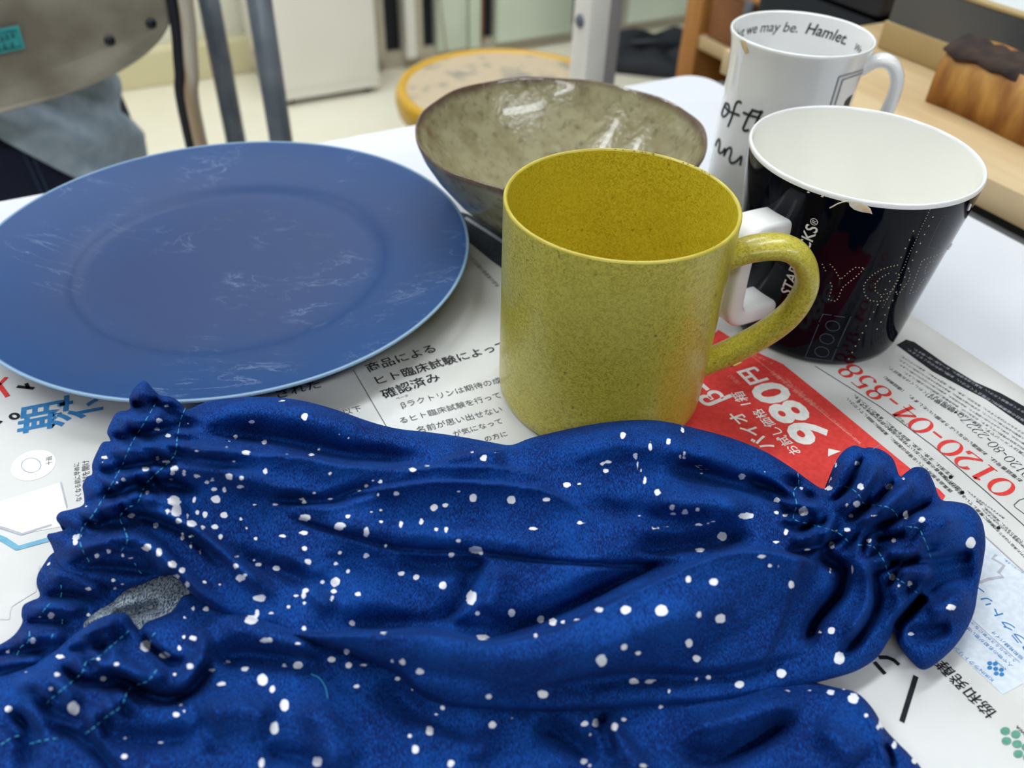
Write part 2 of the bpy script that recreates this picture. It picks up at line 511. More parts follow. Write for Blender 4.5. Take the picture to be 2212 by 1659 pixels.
handle('handle', [(0.0385, 0.0655), (0.0475, 0.0700), (0.0575, 0.0715), (0.0645, 0.0680), (0.0688, 0.0600), (0.0690, 0.0515), (0.0655, 0.0420), (0.0575, 0.0320), (0.0480, 0.0235), (0.0385, 0.0165)],
       circ(0.0042, 16, 0.0066), math.radians(-5), M_MUST, ym)
def blob(name, pos, r, m, parent, nrm=(0, 0, 1), flat=0.35, seed=1, stretch=(1, 1)):
    """small irregular lens-shaped patch"""
    rnd = random.Random(seed)
    n = 14
    ph = [rnd.random() * 6.28 for _ in range(3)]
    z = Vector(nrm).normalized()
    x = Vector((0, 0, 1)).cross(z)
    if x.length < 0.01: x = Vector((1, 0, 0))
    x.normalize(); y = z.cross(x)
    vs = [Vector(pos) + z * r * flat]
    for k in range(n):
        t = 2 * math.pi * k / n
        rr = r * (1 + 0.22 * math.sin(2 * t + ph[0]) + 0.14 * math.sin(3 * t + ph[1]))
        vs.append(Vector(pos) + x * (rr * stretch[0] * math.cos(t)) + y * (rr * stretch[1] * math.sin(t)) - z * r * 0.2)
    fs = [(0, 1 + k, 1 + (k + 1) % n) for k in range(n)]
    return mesh_obj(name, vs, fs, m, parent)
# a pale chip on the left of the lip, iron specks along the back of it
a = math.radians(196)
blob('chip', (0.0394 * math.cos(a), 0.0394 * math.sin(a), 0.0838), 0.0016, M_CHIP, ym, (-math.cos(a), -math.sin(a), 0.9), 0.12, 3, (0.7, 1.3))
for k in range(26):
    a = math.radians(random.uniform(28, 98))
    r = random.uniform(0.0392, 0.0404)
    blob('iron_speck', (r * math.cos(a), r * math.sin(a), 0.08490), random.uniform(0.00016, 0.00038), M_IRON, ym, (0.2 * math.cos(a), 0.2 * math.sin(a), 1), 0.5, k)
for k in range(9):
    a = math.radians(random.uniform(235, 330))
    blob('iron_speck', (0.0400 * math.cos(a), 0.0400 * math.sin(a), 0.08485), random.uniform(0.00016, 0.0003), M_IRON, ym, (0.3 * math.cos(a), 0.3 * math.sin(a), 1), 0.5, k + 50)

# ------------------------------------------------------------------ black mug
M_BLACK = mat('black_gloss_glaze', srgb(4, 7, 18), 0.06, col2=srgb(6, 9, 22), scale=6, spec=0.14)
M_PORC = mat('white_porcelain', srgb(246, 246, 247), 0.12, col2=srgb(236, 236, 234), scale=5, coat=0.4)
M_CREAM = mat('cream_porcelain', srgb(250, 249, 242), 0.16, col2=srgb(247, 246, 238), scale=5, coat=0.3)
KC = Vector((0.1366, 0.3153, 0.0006))
km = empty('black_mug', KC, 'large flared glossy black mug with white inside and square white handle', 'mug')
kout = [(0, 0.0015), (0.031, 0.0015), (0.032, 0.0), (0.0345, 0.0), (0.0365, 0.0012), (0.0375, 0.0045), (0.0383, 0.012), (0.0400, 0.030), (0.0424, 0.052), (0.0447, 0.072), (0.0453, 0.0793)]
klip = [(0.0453, 0.0793), (0.0454, 0.0803), (0.0451, 0.0811), (0.0446, 0.0813), (0.0441, 0.0810), (0.0438, 0.0800)]
kinn = [(0.0438, 0.0800), (0.0425, 0.070), (0.0398, 0.050), (0.0375, 0.030), (0.0355, 0.014), (0.032, 0.0085), (0.026, 0.006), (0, 0.0055)]
kr = profile_radius(kout[3:])
for nm, pr, m in (('outer_wall', kout, M_BLACK), ('lip', klip, M_PORC), ('inner_wall', kinn, M_CREAM)):
    v, f = lathe(pr, 128)
    mesh_obj(nm, v, f, m, km)
hp = [(0.040, 0.0600), (0.050, 0.0612), (0.0585, 0.0615), (0.0625, 0.0590), (0.0635, 0.0530), (0.0632, 0.0400), (0.0622, 0.0290), (0.0590, 0.0245), (0.0520, 0.0230), (0.037, 0.0215)]
handle('handle', hp, rrect(0.0085, 0.0145, 0.002), math.radians(214), M_PORC, km)

# ------------------------------------------------------------------ white mug
WC = Vector((0.1349, 0.4236, 0.0006))
wm = empty('white_mug', WC, 'tall white porcelain mug with black handwriting, chipped rim, behind the others', 'mug')
wout = [(0, 0.0015), (0.026, 0.0015), (0.027, 0.0), (0.0290, 0.0), (0.0308, 0.0015), (0.0316, 0.006), (0.0318, 0.02), (0.0318, 0.05), (0.0320, 0.072), (0.0326, 0.082), (0.0338, 0.0885), (0.0346, 0.0910),
        (0.0347, 0.0922), (0.0341, 0.0927), (0.0333, 0.0921)]
winn = [(0.0333, 0.0921), (0.0322, 0.0880), (0.0308, 0.081), (0.0300, 0.07), (0.0296, 0.04), (0.0294, 0.012), (0.028, 0.008), (0.024, 0.006), (0, 0.0055)]
wr = profile_radius(wout[3:13]); wri = profile_radius(winn[:6])
for nm, pr, m in (('outer_wall', wout, M_PORC), ('inner_wall', winn, M_PORC)):
    v, f = lathe(pr, 112)
    mesh_obj(nm, v, f, m, wm)
handle('handle', [(0.0310, 0.0785), (0.0375, 0.0835), (0.0440, 0.0830), (0.0490, 0.0765), (0.0500, 0.0670), (0.0485, 0.0555), (0.0440, 0.0420), (0.0385, 0.0320), (0.0310, 0.0260)],
       circ(0.0033, 14, 0.0058), math.radians(-14), M_PORC, wm)
# ------------------------------------------------------------------ newspaper spread on the table
PZ = 0.0004
M_PAPER = mat('newsprint', srgb(218, 219, 219), 0.85, col2=srgb(209, 209, 207), scale=26, detail=3, spec=0.2)
def ink(name, r, g, b, rough=0.8):
    return mat(name, srgb(r, g, b), rough, col2=srgb(min(255, r + 10), min(255, g + 10), min(255, b + 10)), scale=500, spec=0.2)
INK = ink('black_ink', 26, 28, 34)
GREY = ink('grey_ink', 78, 80, 84)
LGREY = ink('pale_grey_ink', 176, 178, 190)
RED = ink('red_ink', 214, 58, 54)
REDBOX = ink('red_panel_ink', 222, 66, 62)
WHITE = ink('unprinted_white', 240, 240, 238)
BLUE = ink('blue_ink', 52, 124, 184)
SKY = ink('pale_blue_tint', 208, 217, 228)
TEAL = ink('teal_ink', 110, 168, 196)
GREEN = ink('green_ink', 92, 150, 132)
YELL = ink('yellow_ink', 226, 210, 110)
PINK = ink('pink_ink', 238, 150, 140)
SHADOWBAND = ink('shadow_band_tone', 52, 58, 68)  # tone of the bowl's shadow painted on the sheet

paper_c = AB(-0.02, 0.03)
npaper = empty('newspaper', (paper_c.x, paper_c.y, 0.0), 'newspaper sheet with red advert spread under the mugs and cloth', 'newspaper')
def P2(px, py, lift=0.0):
    v = U(px, py, PZ + lift)
    return Vector((v.x - paper_c.x, v.y - paper_c.y, v.z))
# the sheet: slightly wavy grid, 0.4 mm thick at most
sv, sf = [], []
na, nb = 56, 56
a0, a1, b0, b1 = -0.42, 0.3204, -0.34, 0.355
for j in range(nb + 1):
    for i in range(na + 1):
        a = a0 + (a1 - a0) * i / na; b = b0 + (b1 - b0) * j / nb
        q = AB(a, b)
        sv.append((q.x - paper_c.x, q.y - paper_c.y, PZ - 0.00006))
for j in range(nb):
    for i in range(na):
        k = j * (na + 1) + i
        sf.append((k, k + 1, k + na + 2, k + na + 1))
sheet = mesh_obj('sheet', sv, sf, M_PAPER, npaper)
sm = sheet.modifiers.new('thickness', 'SOLIDIFY'); sm.thickness = 0.0003; sm.offset = -1

def print_poly(name, pts, m, lift=0.00006, curve=0):
    """flat printed shape from measured corner points"""
    if curve: pts = [tuple(p) for p in catmull(pts, curve, closed=True)]
    bm = bmesh.new()
    vs = [bm.verts.new(P2(x, y, lift)) for x, y in pts]
    f = bm.faces.new(vs)
    bmesh.ops.triangulate(bm, faces=[f])
    for f in bm.faces:
        f.normal_update()
        if f.normal.z < 0: f.normal_flip()
    me = bpy.data.meshes.new(name); bm.to_mesh(me); bm.free(); me.materials.append(m)
    return link(bpy.data.objects.new(name, me), npaper)

def print_line(name, pts, w, m, lift=0.00012, closed=False):
    """printed line of width w (metres) through measured points"""
    P = [P2(x, y, lift) for x, y in pts]
    verts, faces = [], []
    n = len(P)
    for i, p in enumerate(P):
        t = (P[(i + 1) % n] - P[i - 1]) if closed else (P[min(i + 1, n - 1)] - P[max(i - 1, 0)])
        t.normalize()
        s = Vector((-t.y, t.x, 0)) * w / 2
        verts += [p + s, p - s]
    for i in range(n if closed else n - 1):
        j = (i + 1) % n
        faces.append((2 * i, 2 * i + 1, 2 * j + 1, 2 * j))
    return mesh_obj(name, verts, faces, m, npaper, smooth=False)

def text_mesh(s, bold=0.0, shear=0.0):
    cu = bpy.data.curves.new('t', 'FONT')
    cu.body = s; cu.fill_mode = 'BOTH'; cu.size = 1.0; cu.offset = bold; cu.shear = shear; cu.resolution_u = 3
    o = bpy.data.objects.new('t', cu)
    e = o
    me = e.to_mesh()
    V = np.array([v.co[:] for v in me.vertices]) if len(me.vertices) else np.zeros((0, 3))
    F = [tuple(p.vertices) for p in me.polygons]
    e.to_mesh_clear()
    bpy.data.objects.remove(o); bpy.data.curves.remove(cu)
    return V, F

def print_text(s, p0, p1, m, bold=0.0, ysc=1.0, lift=0.00014, name='printed_text', shear=0.0, flip=1.0):
    """text whose baseline runs between two measured points"""
    V, F = text_mesh(s, bold, shear)
    if len(V) == 0: return None
    A, B = P2(*p0, lift), P2(*p1, lift)
    d = B - A
    k = d.length / (V[:, 0].max() - V[:, 0].min())
    x = d.normalized(); y = Vector((-x.y, x.x, 0))
    x0 = V[:, 0].min()
    vs = [A + x * ((q[0] - x0) * k) + y * (q[1] * k * ysc) for q in V]
    return mesh_obj(name, vs, F, m, npaper, smooth=False)

# serif numerals drawn with a broad pen (thick uprights, hairline horizontals)
def ell(cx, cy, rx, ry, a0=0, a1=360, n=28):
    return [(cx + rx * math.cos(math.radians(a0 + (a1 - a0) * k / n)), cy + ry * math.sin(math.radians(a0 + (a1 - a0) * k / n))) for k in range(n + 1)]
SERIF = {
 '0': [ell(0.3, 0.5, 0.24, 0.46)], '1': [[(0.3, 0.02), (0.3, 0.96)], [(0.14, 0.02), (0.46, 0.02)], [(0.3, 0.96), (0.16, 0.84)]],
 '2': [ell(0.28, 0.68, 0.2, 0.28, 170, -35, 16) + [(0.36, 0.36), (0.2, 0.16), (0.09, 0.03)], [(0.08, 0.03), (0.5, 0.03)], [(0.5, 0.03), (0.53, 0.2)]],
 '4': [[(0.40, 0.02), (0.40, 0.96)], [(0.40, 0.96), (0.22, 0.6), (0.04, 0.28)], [(0.04, 0.28), (0.56, 0.28)], [(0.26, 0.02), (0.54, 0.02)]],
 '5': [[(0.48, 0.93), (0.16, 0.93)], [(0.16, 0.93), (0.13, 0.52)], ell(0.28, 0.32, 0.2, 0.29, 120, -150, 18)],
 '7': [[(0.08, 0.93), (0.52, 0.93)], [(0.52, 0.93), (0.36, 0.5), (0.28, 0.02)]],
 '8': [ell(0.3, 0.72, 0.18, 0.23), ell(0.3, 0.26, 0.22, 0.25)], '-': [[(0.1, 0.36), (0.42, 0.36)]],
}
ADV = {'-': 0.5, '1': 0.56}
def serif_text(s, p0, p1, m, thick=0.13, thin=0.035, ysc=1.0, lift=0.00014, name='printed_number'):
    W = sum(ADV.get(c, 0.62) for c in s)
    A, B = P2(*p0, lift), P2(*p1, lift)
    d = B - A; k = d.length / W; x = d.normalized(); y = Vector((-x.y, x.x, 0))
    verts, faces = [], []
    ox = 0.0
    for c in s:
        for st in SERIF[c]:
            n = len(st)
            base = len(verts)
            for i, (u, v) in enumerate(st):
                a, b = st[min(i + 1, n - 1)], st[max(i - 1, 0)]
                if n > 6 and abs(st[0][0] - st[-1][0]) + abs(st[0][1] - st[-1][1]) < 1e-6:
                    if i == 0: b = st[-2]
                    if i == n - 1: a = st[1]
                tx, ty = a[0] - b[0], a[1] - b[1]
                l = math.hypot(tx, ty) or 1
                tx, ty = tx / l, ty / l
                w = (thin + (thick - thin) * abs(ty) ** 1.6) / 2
                if c == '-': w = 0.045
                for sg in (1, -1):
                    uu, vv = u - ty * w * sg, v + tx * w * sg
                    verts.append(A + x * ((ox + uu) * k) + y * (vv * k * ysc))
            for i in range(n - 1):
                q = base + 2 * i
                faces.append((q, q + 1, q + 3, q + 2))
        ox += ADV.get(c, 0.62)
    return mesh_obj(name, verts, faces, m, npaper, smooth=False)

def cpx(ox, oy, s):
    return lambda x, y: (ox + x / s, oy + y / s)

# --- centre column of text
c8 = cpx(600, 700, 3.403)
print_text('商品による', c8(668, 352), c8(1168, 196), INK, 0.011)
print_text('ヒト臨床試験によって', c8(735, 442), c8(1700, 168), INK, 0.011)
print_text('確認済み', c8(782, 547), c8(1202, 405), INK, 0.011)
print_text('βラクトリンは期待の成', c8(915, 615), c8(1650, 425), GREY, 0.0)
print_text('るヒト臨床試験を行って', c8(905, 730), c8(1645, 535), GREY)
print_text('名前が思い出せない', c8(1030, 800), c8(1655, 640), GREY)
print_text('が気になって', c8(1300, 825), c8(1655, 725), GREY)
print_text('の方に', c8(1530, 862), c8(1692, 818), GREY)
print_text('ベータ', c8(872, 556), c8(962, 532), GREY)
print_text('された', c8(0, 545), c8(320, 462), INK, 0.006)
print_text('以下', c8(490, 668), c8(620, 632), GREY)
print_line('column_rule', [c8(555, 335), c8(800, 755)], 0.0003, GREY)
# bowl's shadow painted on the sheet as a dark band with a pale gap, and the line of small print below it
print_poly('bowl_shadow_band', [(975, 452), (1010, 462), (1130, 512), (1130, 612), (1060, 562), (1004, 516)], SHADOWBAND)
print_line('shadow_gap_stripe', [(1005, 470), (1060, 505), (1120, 545)], 0.0022, LGREY)
print_text('本品は事業者の責任において', (1080, 618), (1012, 546), GREY)

# --- red advert
print_poly('red_advert_panel', [(1552, 712), (1612, 750), (1691, 786), (1794, 869), (1908, 964), (1991, 1032), (2030, 1058), (2042, 1071), (2036, 1082), (2015, 1086), (1960, 1090), (1880, 1130), (1760, 1150), (1600, 1080), (1440, 950), (1450, 850), (1500, 760)], REDBOX)
c5 = cpx(1450, 700, 2.903)
print_text('980', c5(1012, 716), c5(664, 350), WHITE, 0.034, 0.86)
print_text('円', c5(600, 352), c5(512, 268), WHITE, 0.03)
print_text('お試し価格', c5(815, 806), c5(556, 528), WHITE, 0.008)
print_text('1箱', c5(500, 500), c5(440, 420), WHITE, 0.008)
print_text('バイオ', c5(650, 770), c5(425, 545), WHITE, 0.02)
print_text('β-', c5(352, 470), c5(228, 362), WHITE, 0.02)
print_poly('arrow_mark', [c5(983, 830), c5(1062, 797), c5(985, 780)], WHITE, 0.00014)
print_line('panel_rule', [c5(500, 196), c5(760, 400), c5(1000, 600), c5(1185, 745)], 0.0003, PINK)
print_text('90粒（30日分目安）1日3粒を目安に水などと一緒に', c5(1195, 748), c5(720, 335), PINK)
print_text('本体価格 送料無料', c5(915, 510), c5(640, 290), PINK)
print_text('お一人様1回限り', c5(640, 245), c5(478, 165), PINK)
print_text('（税込）', c5(438, 372), c5(375, 318), PINK)
print_poly('yellow_burst', [c5(300, 280), c5(340, 255), c5(400, 262), c5(445, 240), c5(400, 225), c5(395, 195), c5(350, 215), c5(310, 205), c5(290, 250)], YELL, 0.00014)

# --- white strip with the telephone numbers
c7 = cpx(1900, 740, 4.365)
print_line('column_rule', [(1760, 790), c7(0, 600), c7(500, 970), c7(1000, 1400), c7(1290, 1659), (2260, 1178)], 0.0004, GREY)
serif_text('0120-04-858', c7(1330, 1372), (1842, 782), RED, ysc=0.92)
serif_text('0120-80-2227', (2236, 1028), c7(835, 700), INK, thick=0.07, thin=0.03)
print_text('（24時間受付）', c7(800, 690), c7(455, 478), INK, 0.005)
print_text('お電話番号は、お間違いのないようお願いいたします。（通話無料）', c7(1352, 1302), c7(60, 318), INK, 0.005)
print_text('くわしくはお電話で。', c7(450, 470), c7(95, 225), GREY)
print_text('やさしい毎日', c7(360, 850), c7(190, 700), GREY)
TINY = ['表示するものではありません。食生活は、主食、主菜、副菜を基本に、食事のバランスを。', '個人情報のお取り扱いについて。お客様の個人情報は、商品の発送やお知らせに利用いたします。',
        'お届け日は、お申し込みから約一週間です。商品の返品は、未開封に限り八日以内にお願いします。', '送料は当社が負担いたします。お支払いは、商品到着後二週間以内にお願いします。', '写真はイメージです。効果には個人差があります。']
for k, (t, s, e) in enumerate(zip(TINY, [(2222, 941), (2222, 952), (2222, 963), (2222, 974), (2222, 985)], [(1948, 768), (1944, 776), (1944, 786), (1955, 803), (2010, 846)])):
    print_text(t, s, e, GREY, 0.005)
print_poly('black_band', [c7(330, -5), c7(620, 200), c7(900, 370), c7(1150, 480), c7(1380, 610), (2420, 1002), (2420, 1056), c7(1380, 795), c7(1000, 532), c7(800, 430), c7(500, 270), c7(160, 22), c7(250, -30)], INK)
print_text('今すぐお電話ください。先着三百名様限り、お一人様一回一箱まで。', c7(1375, 655), c7(330, 55), LGREY, 0.0)
print_text('毎日の健康維持にお役立てください。お問い合わせはこちらまで。', c7(1375, 735), c7(270, 55), LGREY, 0.0)
rows = [('食生活は、主食、主菜、副菜を基本に、食事のバランスを。', c7(710, 1268), c7(-230, 490)),
        ('本品は、事業者の責任において特定の保健の目的が期待できる', c7(812, 1415), c7(-200, 545)),
        ('医薬品を服用している場合は医師に、薬剤師に相談してください。', c7(690, 1400), c7(-300, 520)),
        ('表示するものではありません。', c7(1185, 1655), c7(830, 1395)), ('疾病に罹患している場合は医師に、', (2152, 1137), (2035, 1022)), ('ではありません。疾病の診断、治療、', (2212, 1172), (2110, 1078)),
        ('より健康が増進するものではありません。', (2232, 1196), (2122, 1098)), ('発された食品ではありません。', (2226, 1212), (2140, 1128))]
for t, s, e in rows: print_text(t, s, e, INK, 0.005)
for q in (c7(670, 1270), c7(780, 1415), (2157, 1140)):
    print_poly('bullet', [(q[0] + 4.6 * math.cos(t * 0.628), q[1] + 3.6 * math.sin(t * 0.628)) for t in range(10)], INK, 0.00014)
print_line('box_outline', [c7(1420, 1455), c7(1362, 1470), c7(1320, 1482), c7(1268, 1530), c7(1285, 1556), c7(1362, 1612), c7(1420, 1655)], 0.0003, GREY)

# --- lower right: pale blue panel, blue brand lettering, black lettering, dot emblems
cE = cpx(1850, 1120, 3.077)
print_poly('pale_blue_panel', [(2166, 1500), (2030, 1374), (2090, 1150), (2124, 1160), (2260, 1284), (2260, 1450)], SKY)
print_text('βラクトリン', (2234, 1405), (2110, 1260), BLUE, 0.01, 0.85)
print_line('panel_rule', [cE(1090, 960), cE(745, 650)], 0.0003, LGREY)
print_text('人や物の名前が思い出せ', cE(1042, 978), cE(712, 690), BLUE)
print_text('うっかりミスが気になって', cE(1066, 945), cE(745, 665), BLUE)
print_text('協和発酵バイオ', cE(1114, 930), cE(910, 745), BLUE)
print_text('KIRINラクトリン', cE(915, 1072), cE(660, 850), BLUE)
print_text('のバランスを。', cE(1114, 360), cE(985, 265), BLUE)
print_line('map_outline', [cE(930, 240), cE(905, 265), cE(982, 312), cE(945, 360), cE(976, 386), cE(880, 402), cE(815, 425)], 0.0010, LGREY)
print_line('panel_fold', [cE(858, 118), cE(1114, 352)], 0.0005, LGREY)
for q in ((886, 962), (922, 966), (886, 992), (926, 999), (963, 1006), (930, 1030), (966, 1036)):
    q = cE(*q); print_poly('emblem_dot', [(q[0] + 5.6 * math.cos(t * 0.524), q[1] + 4.6 * math.sin(t * 0.524)) for t in range(12)], BLUE, 0.00014)
print_text('KYOWA', cE(998, 1000), cE(925, 940), BLUE, 0.02)
for q in ((990, 1412), (1060, 1434), (998, 1478), (1068, 1498), (1130, 1520), (1076, 1564), (1140, 1590)):
    q = cE(*q); print_poly('emblem_dot', [(q[0] + 10.5 * math.cos(t * 0.449), q[1] + 8.6 * math.sin(t * 0.449)) for t in range(14)], GREEN, 0.00014)
print_text('KYOWA', cE(1200, 1490), cE(1070, 1372), INK, 0.01)
c6 = cpx(1700, 1050, 2.725)
print_text('協和発酵', c6(1240, 1340), c6(920, 1022), INK, 0.006)
print_line('large_stroke', [c6(760, 1118), c6(676, 1388)], 0.0014, INK)
print_line('large_stroke', [c6(515, 1035), c6(578, 1106)], 0.0013, INK)
print_line('large_stroke', [c6(540, 1008), c6(590, 1008), c6(630, 1025), c6(660, 1052)], 0.0013, INK)

# --- left side: blue headline characters, red and black strokes, drawn figures
cL = cpx(0, 780, 2.675)
print_text('期', (128, 922), (131, 864), BLUE, 0.02)
print_text('待', (212, 897), (213, 838), BLUE, 0.02)
print_line('red_stroke', [cL(38, 92), cL(-20, 150)], 0.0016, RED)
print_line('red_stroke', [cL(-10, 130), cL(45, 205)], 0.0018, RED)
print_line('black_stroke', [cL(98, 146), cL(195, 158)], 0.0016, INK)
print_line('black_stroke', [cL(150, 128), cL(165, 158)], 0.0014, INK)
print_line('full_stop', [cL(83 + 24 * math.cos(t * 0.4487), 318 + 15 * math.sin(t * 0.4487)) for t in range(14)], 0.0011, INK, closed=True)
print_line('black_stroke', [cL(-10, 360), cL(8, 345)], 0.0014, INK)
print_poly('white_disc', [cL(192 + 130 * math.cos(t * 0.2618) - 12 * math.sin(t * 0.2618), 602 + 88 * math.sin(t * 0.2618) - 16 * math.cos(t * 0.2618)) for t in range(24)], WHITE)
print_line('disc_ring', [cL(180 + 56 * math.cos(t * 0.2618), 602 + 42 * math.sin(t * 0.2618)) for t in range(24)], 0.0004, LGREY, closed=True)
print_text('十画', cL(300, 595), cL(298, 548), GREY)
print_text('なくなる前に早めに', cL(470, 805), cL(455, 585), GREY)
print_text('封を開け', cL(515, 690), cL(512, 570), GREY)
print_poly('white_box', [cL(0, 810), cL(350, 700), cL(386, 840), cL(368, 952), cL(122, 1000), cL(0, 968), cL(-80, 960), cL(-80, 840)], WHITE)
print_line('box_edge_line', [cL(350, 700), cL(386, 845)], 0.0005, LGREY)  # pale grey line along the right edge of the white box
print_line('grey_contour', [cL(-30, 955), cL(20, 965), cL(125, 1000), cL(300, 945)], 0.0010, LGREY)
print_line('teal_contour', [cL(-30, 1010), cL(20, 1030), cL(100, 1080), cL(280, 1030)], 0.0020, TEAL)
print_line('grey_contour', [cL(-20, 1490), cL(50, 1490), cL(60, 1420), cL(205, 1330), cL(225, 1180)], 0.0006, ink('faint_ink', 206, 206, 208))
# ------------------------------------------------------------------ printing, chips on the mugs
def surf_hit(px, py, C, rfun, inner=False):
    """where a sight line meets the wall of a round vessel: (angle, height)"""
    d = Vector(ray(px, py)); o = Vector((0, 0, CAM_H))
    ts = np.linspace(0.12, 0.75, 2600)
    X = o.x + d.x * ts - C.x; Y = o.y + d.y * ts - C.y; Z = CAM_H + d.z * ts - C.z
    R = rfun(Z)
    g = np.hypot(X, Y) - R
    ok = (Z > 0.0) & (Z < 0.1)
    idx = np.nonzero((np.sign(g[:-1]) != np.sign(g[1:])) & ok[:-1])[0]
    if len(idx) == 0: return None
    i = idx[-1] if inner else idx[0]
    k = g[i] / (g[i] - g[i + 1])
    x, y, z = X[i] + (X[i + 1] - X[i]) * k, Y[i] + (Y[i + 1] - Y[i]) * k, Z[i] + (Z[i + 1] - Z[i]) * k
    return math.atan2(y, x), z

def surf_pt(phi, z, rfun, lift):
    r = rfun(z) + lift
    return Vector((r * math.cos(phi), r * math.sin(phi), z))

def surf_text(name, s, p0, p1, C, rfun, m, parent, inner=False, bold=0.0, shear=0.0, lift=0.00012, ysc=1.0):
    V, F = text_mesh(s, bold, shear)
    def near(p):
        for k in range(24):                      # just off the silhouette: slide towards the vessel
            h = surf_hit(p[0] + 2 * k, p[1], C, rfun, inner) or surf_hit(p[0] - 2 * k, p[1], C, rfun, inner)
            if h: return h
    h0, h1 = near(p0), near(p1)
    rm = rfun((h0[1] + h1[1]) / 2)
    sg = -1 if inner else 1
    du, dz = sg * (h1[0] - h0[0]) * rm, h1[1] - h0[1]
    L = math.hypot(du, dz); k = L / (V[:, 0].max() - V[:, 0].min())
    ux, uz = du / L, dz / L
    x0 = V[:, 0].min()
    vs = []
    for q in V:
        a, b = (q[0] - x0) * k, q[1] * k * ysc
        u, w = a * ux - b * uz, a * uz + b * ux
        vs.append(surf_pt(h0[0] + sg * u / rm, h0[1] + w, rfun, -lift if inner else lift))
    return mesh_obj(name, vs, F, m, parent, smooth=False)

def surf_dots(name, lines, C, rfun, m, parent, spacing, r, single=False):
    verts, faces = [], []
    pts = []
    for ln in lines:
        if single: pts += list(ln); continue
        P = np.array(ln, float)
        L = np.concatenate([[0], np.cumsum(np.hypot(*np.diff(P, axis=0).T))])
        for s in np.arange(0, L[-1] + 0.01, spacing):
            pts.append((np.interp(s, L, P[:, 0]), np.interp(s, L, P[:, 1])))
    for px, py in pts:
        h = surf_hit(px, py, C, rfun)
        if h is None: continue
        c = surf_pt(h[0], h[1], rfun, 0.00010)
        n = Vector((math.cos(h[0]), math.sin(h[0]), 0)); t = Vector((-n.y, n.x, 0)); z = Vector((0, 0, 1))
        o = len(verts)
        verts.append(c + n * 0.00010)
        verts += [c + t * (r * math.cos(k * 1.0472)) + z * (r * math.sin(k * 1.0472)) for k in range(6)]
        faces += [(o, o + 1 + k, o + 1 + (k + 1) % 6) for k in range(6)]
    return mesh_obj(name, verts, faces, m, parent)

def surf_patch(name, pts, C, rfun, m, parent, lift=0.00015, inner=False, bulge=0.0003):
    H = [surf_hit(*p, C, rfun, inner) for p in pts]
    H = [h for h in H if h]
    sg = -1 if inner else 1
    c = (sum(h[0] for h in H) / len(H), sum(h[1] for h in H) / len(H))
    vs = [surf_pt(c[0], c[1], rfun, sg * (lift + bulge))] + [surf_pt(h[0], h[1], rfun, sg * lift) for h in H]
    fs = [(0, 1 + k, 1 + (k + 1) % len(H)) for k in range(len(H))]
    return mesh_obj(name, vs, fs, m, parent)

def surf_stroke(name, pts, C, rfun, m, parent, w=0.0005, per=5):
    Q = catmull(pts, per) if len(pts) > 2 else np.linspace(pts[0], pts[1], 12)
    path = []
    for p in Q:
        h = surf_hit(p[0], p[1], C, rfun)
        if h: path.append(surf_pt(h[0], h[1], rfun, 0.00005))
    if len(path) < 2: return None
    v, f = sweep(path, circ(w / 2, 6))
    return mesh_obj(name, v, f, m, parent)

M_PDOT = mat('pale_gold_print', srgb(214, 205, 170), 0.4, scale=200)
M_SDOT = mat('silver_blue_print', srgb(118, 138, 158), 0.4, scale=200)
M_WPRINT = mat('white_print', srgb(236, 236, 236), 0.4, scale=200)
M_YPRINT = mat('yellow_print', srgb(200, 170, 40), 0.4, scale=200)
M_BPRINT = mat('black_print', srgb(22, 24, 28), 0.4, scale=200)
M_GPRINT = mat('grey_print', srgb(150, 150, 156), 0.4, scale=200)
M_TAN = mat('exposed_clay', srgb(222, 196, 140), 0.7, col2=srgb(236, 216, 172), scale=300)
M_CHIPW = mat('chipped_glaze_edge', srgb(238, 232, 216), 0.5, col2=srgb(226, 214, 186), scale=300)
k6 = cpx(1700, 400, 3.858)
def K(seq): return [k6(*q) for q in seq]
surf_dots('dotted_letters', [K([(295, 660), (325, 720)]), K([(360, 660), (390, 690), (420, 740), (445, 785), (470, 765), (520, 720), (570, 685), (645, 688), (615, 725), (565, 770), (515, 810), (465, 850), (445, 890), (430, 940), (405, 965), (345, 955), (365, 890), (375, 845), (355, 795)]),
    K([(920, 665), (855, 680), (790, 700), (725, 737), (675, 780), (640, 830), (640, 880), (655, 925), (695, 960), (750, 968), (810, 958), (850, 940)]), K([(1010, 690), (1025, 740), (1015, 790), (980, 840), (940, 890), (905, 915)]),
    K([(845, 735), (780, 770), (735, 820), (735, 885), (780, 912), (845, 900), (880, 870), (910, 820), (935, 765), (930, 735), (880, 733)]),
    K([(1300, 555), (1230, 590), (1180, 605), (1125, 625), (1105, 680), (1080, 740), (1060, 800), (1040, 850), (1020, 900), (1075, 885), (1100, 840), (1130, 790), (1165, 770), (1172, 805)]), K([(1245, 625), (1190, 640), (1160, 665), (1145, 735), (1190, 715)])],
    KC, kr, M_PDOT, km, 7.4, 0.00024)
surf_dots('dotted_lines', [K([(1255, 188), (1215, 265), (1180, 340), (1145, 410), (1110, 485), (1078, 555), (1045, 625), (1012, 695), (980, 765), (945, 830), (910, 890), (880, 960), (848, 1020), (815, 1080), (782, 1140), (750, 1198),
    (1053, 380), (1020, 455), (985, 525), (950, 600), (855, 800), (820, 868), (787, 930), (755, 995), (722, 1055), (690, 1115), (658, 1172), (628, 1230), (600, 1285), (570, 1340), (543, 1393), (515, 1447), (490, 1500)])], KC, kr, M_PDOT, km, 1, 0.00030, single=True)
def KE(cx, cy, rx, ry): return K([(cx + rx * math.cos(t * 0.3) + 8 * math.sin(t * 0.3), cy + ry * math.sin(t * 0.3)) for t in range(22)])
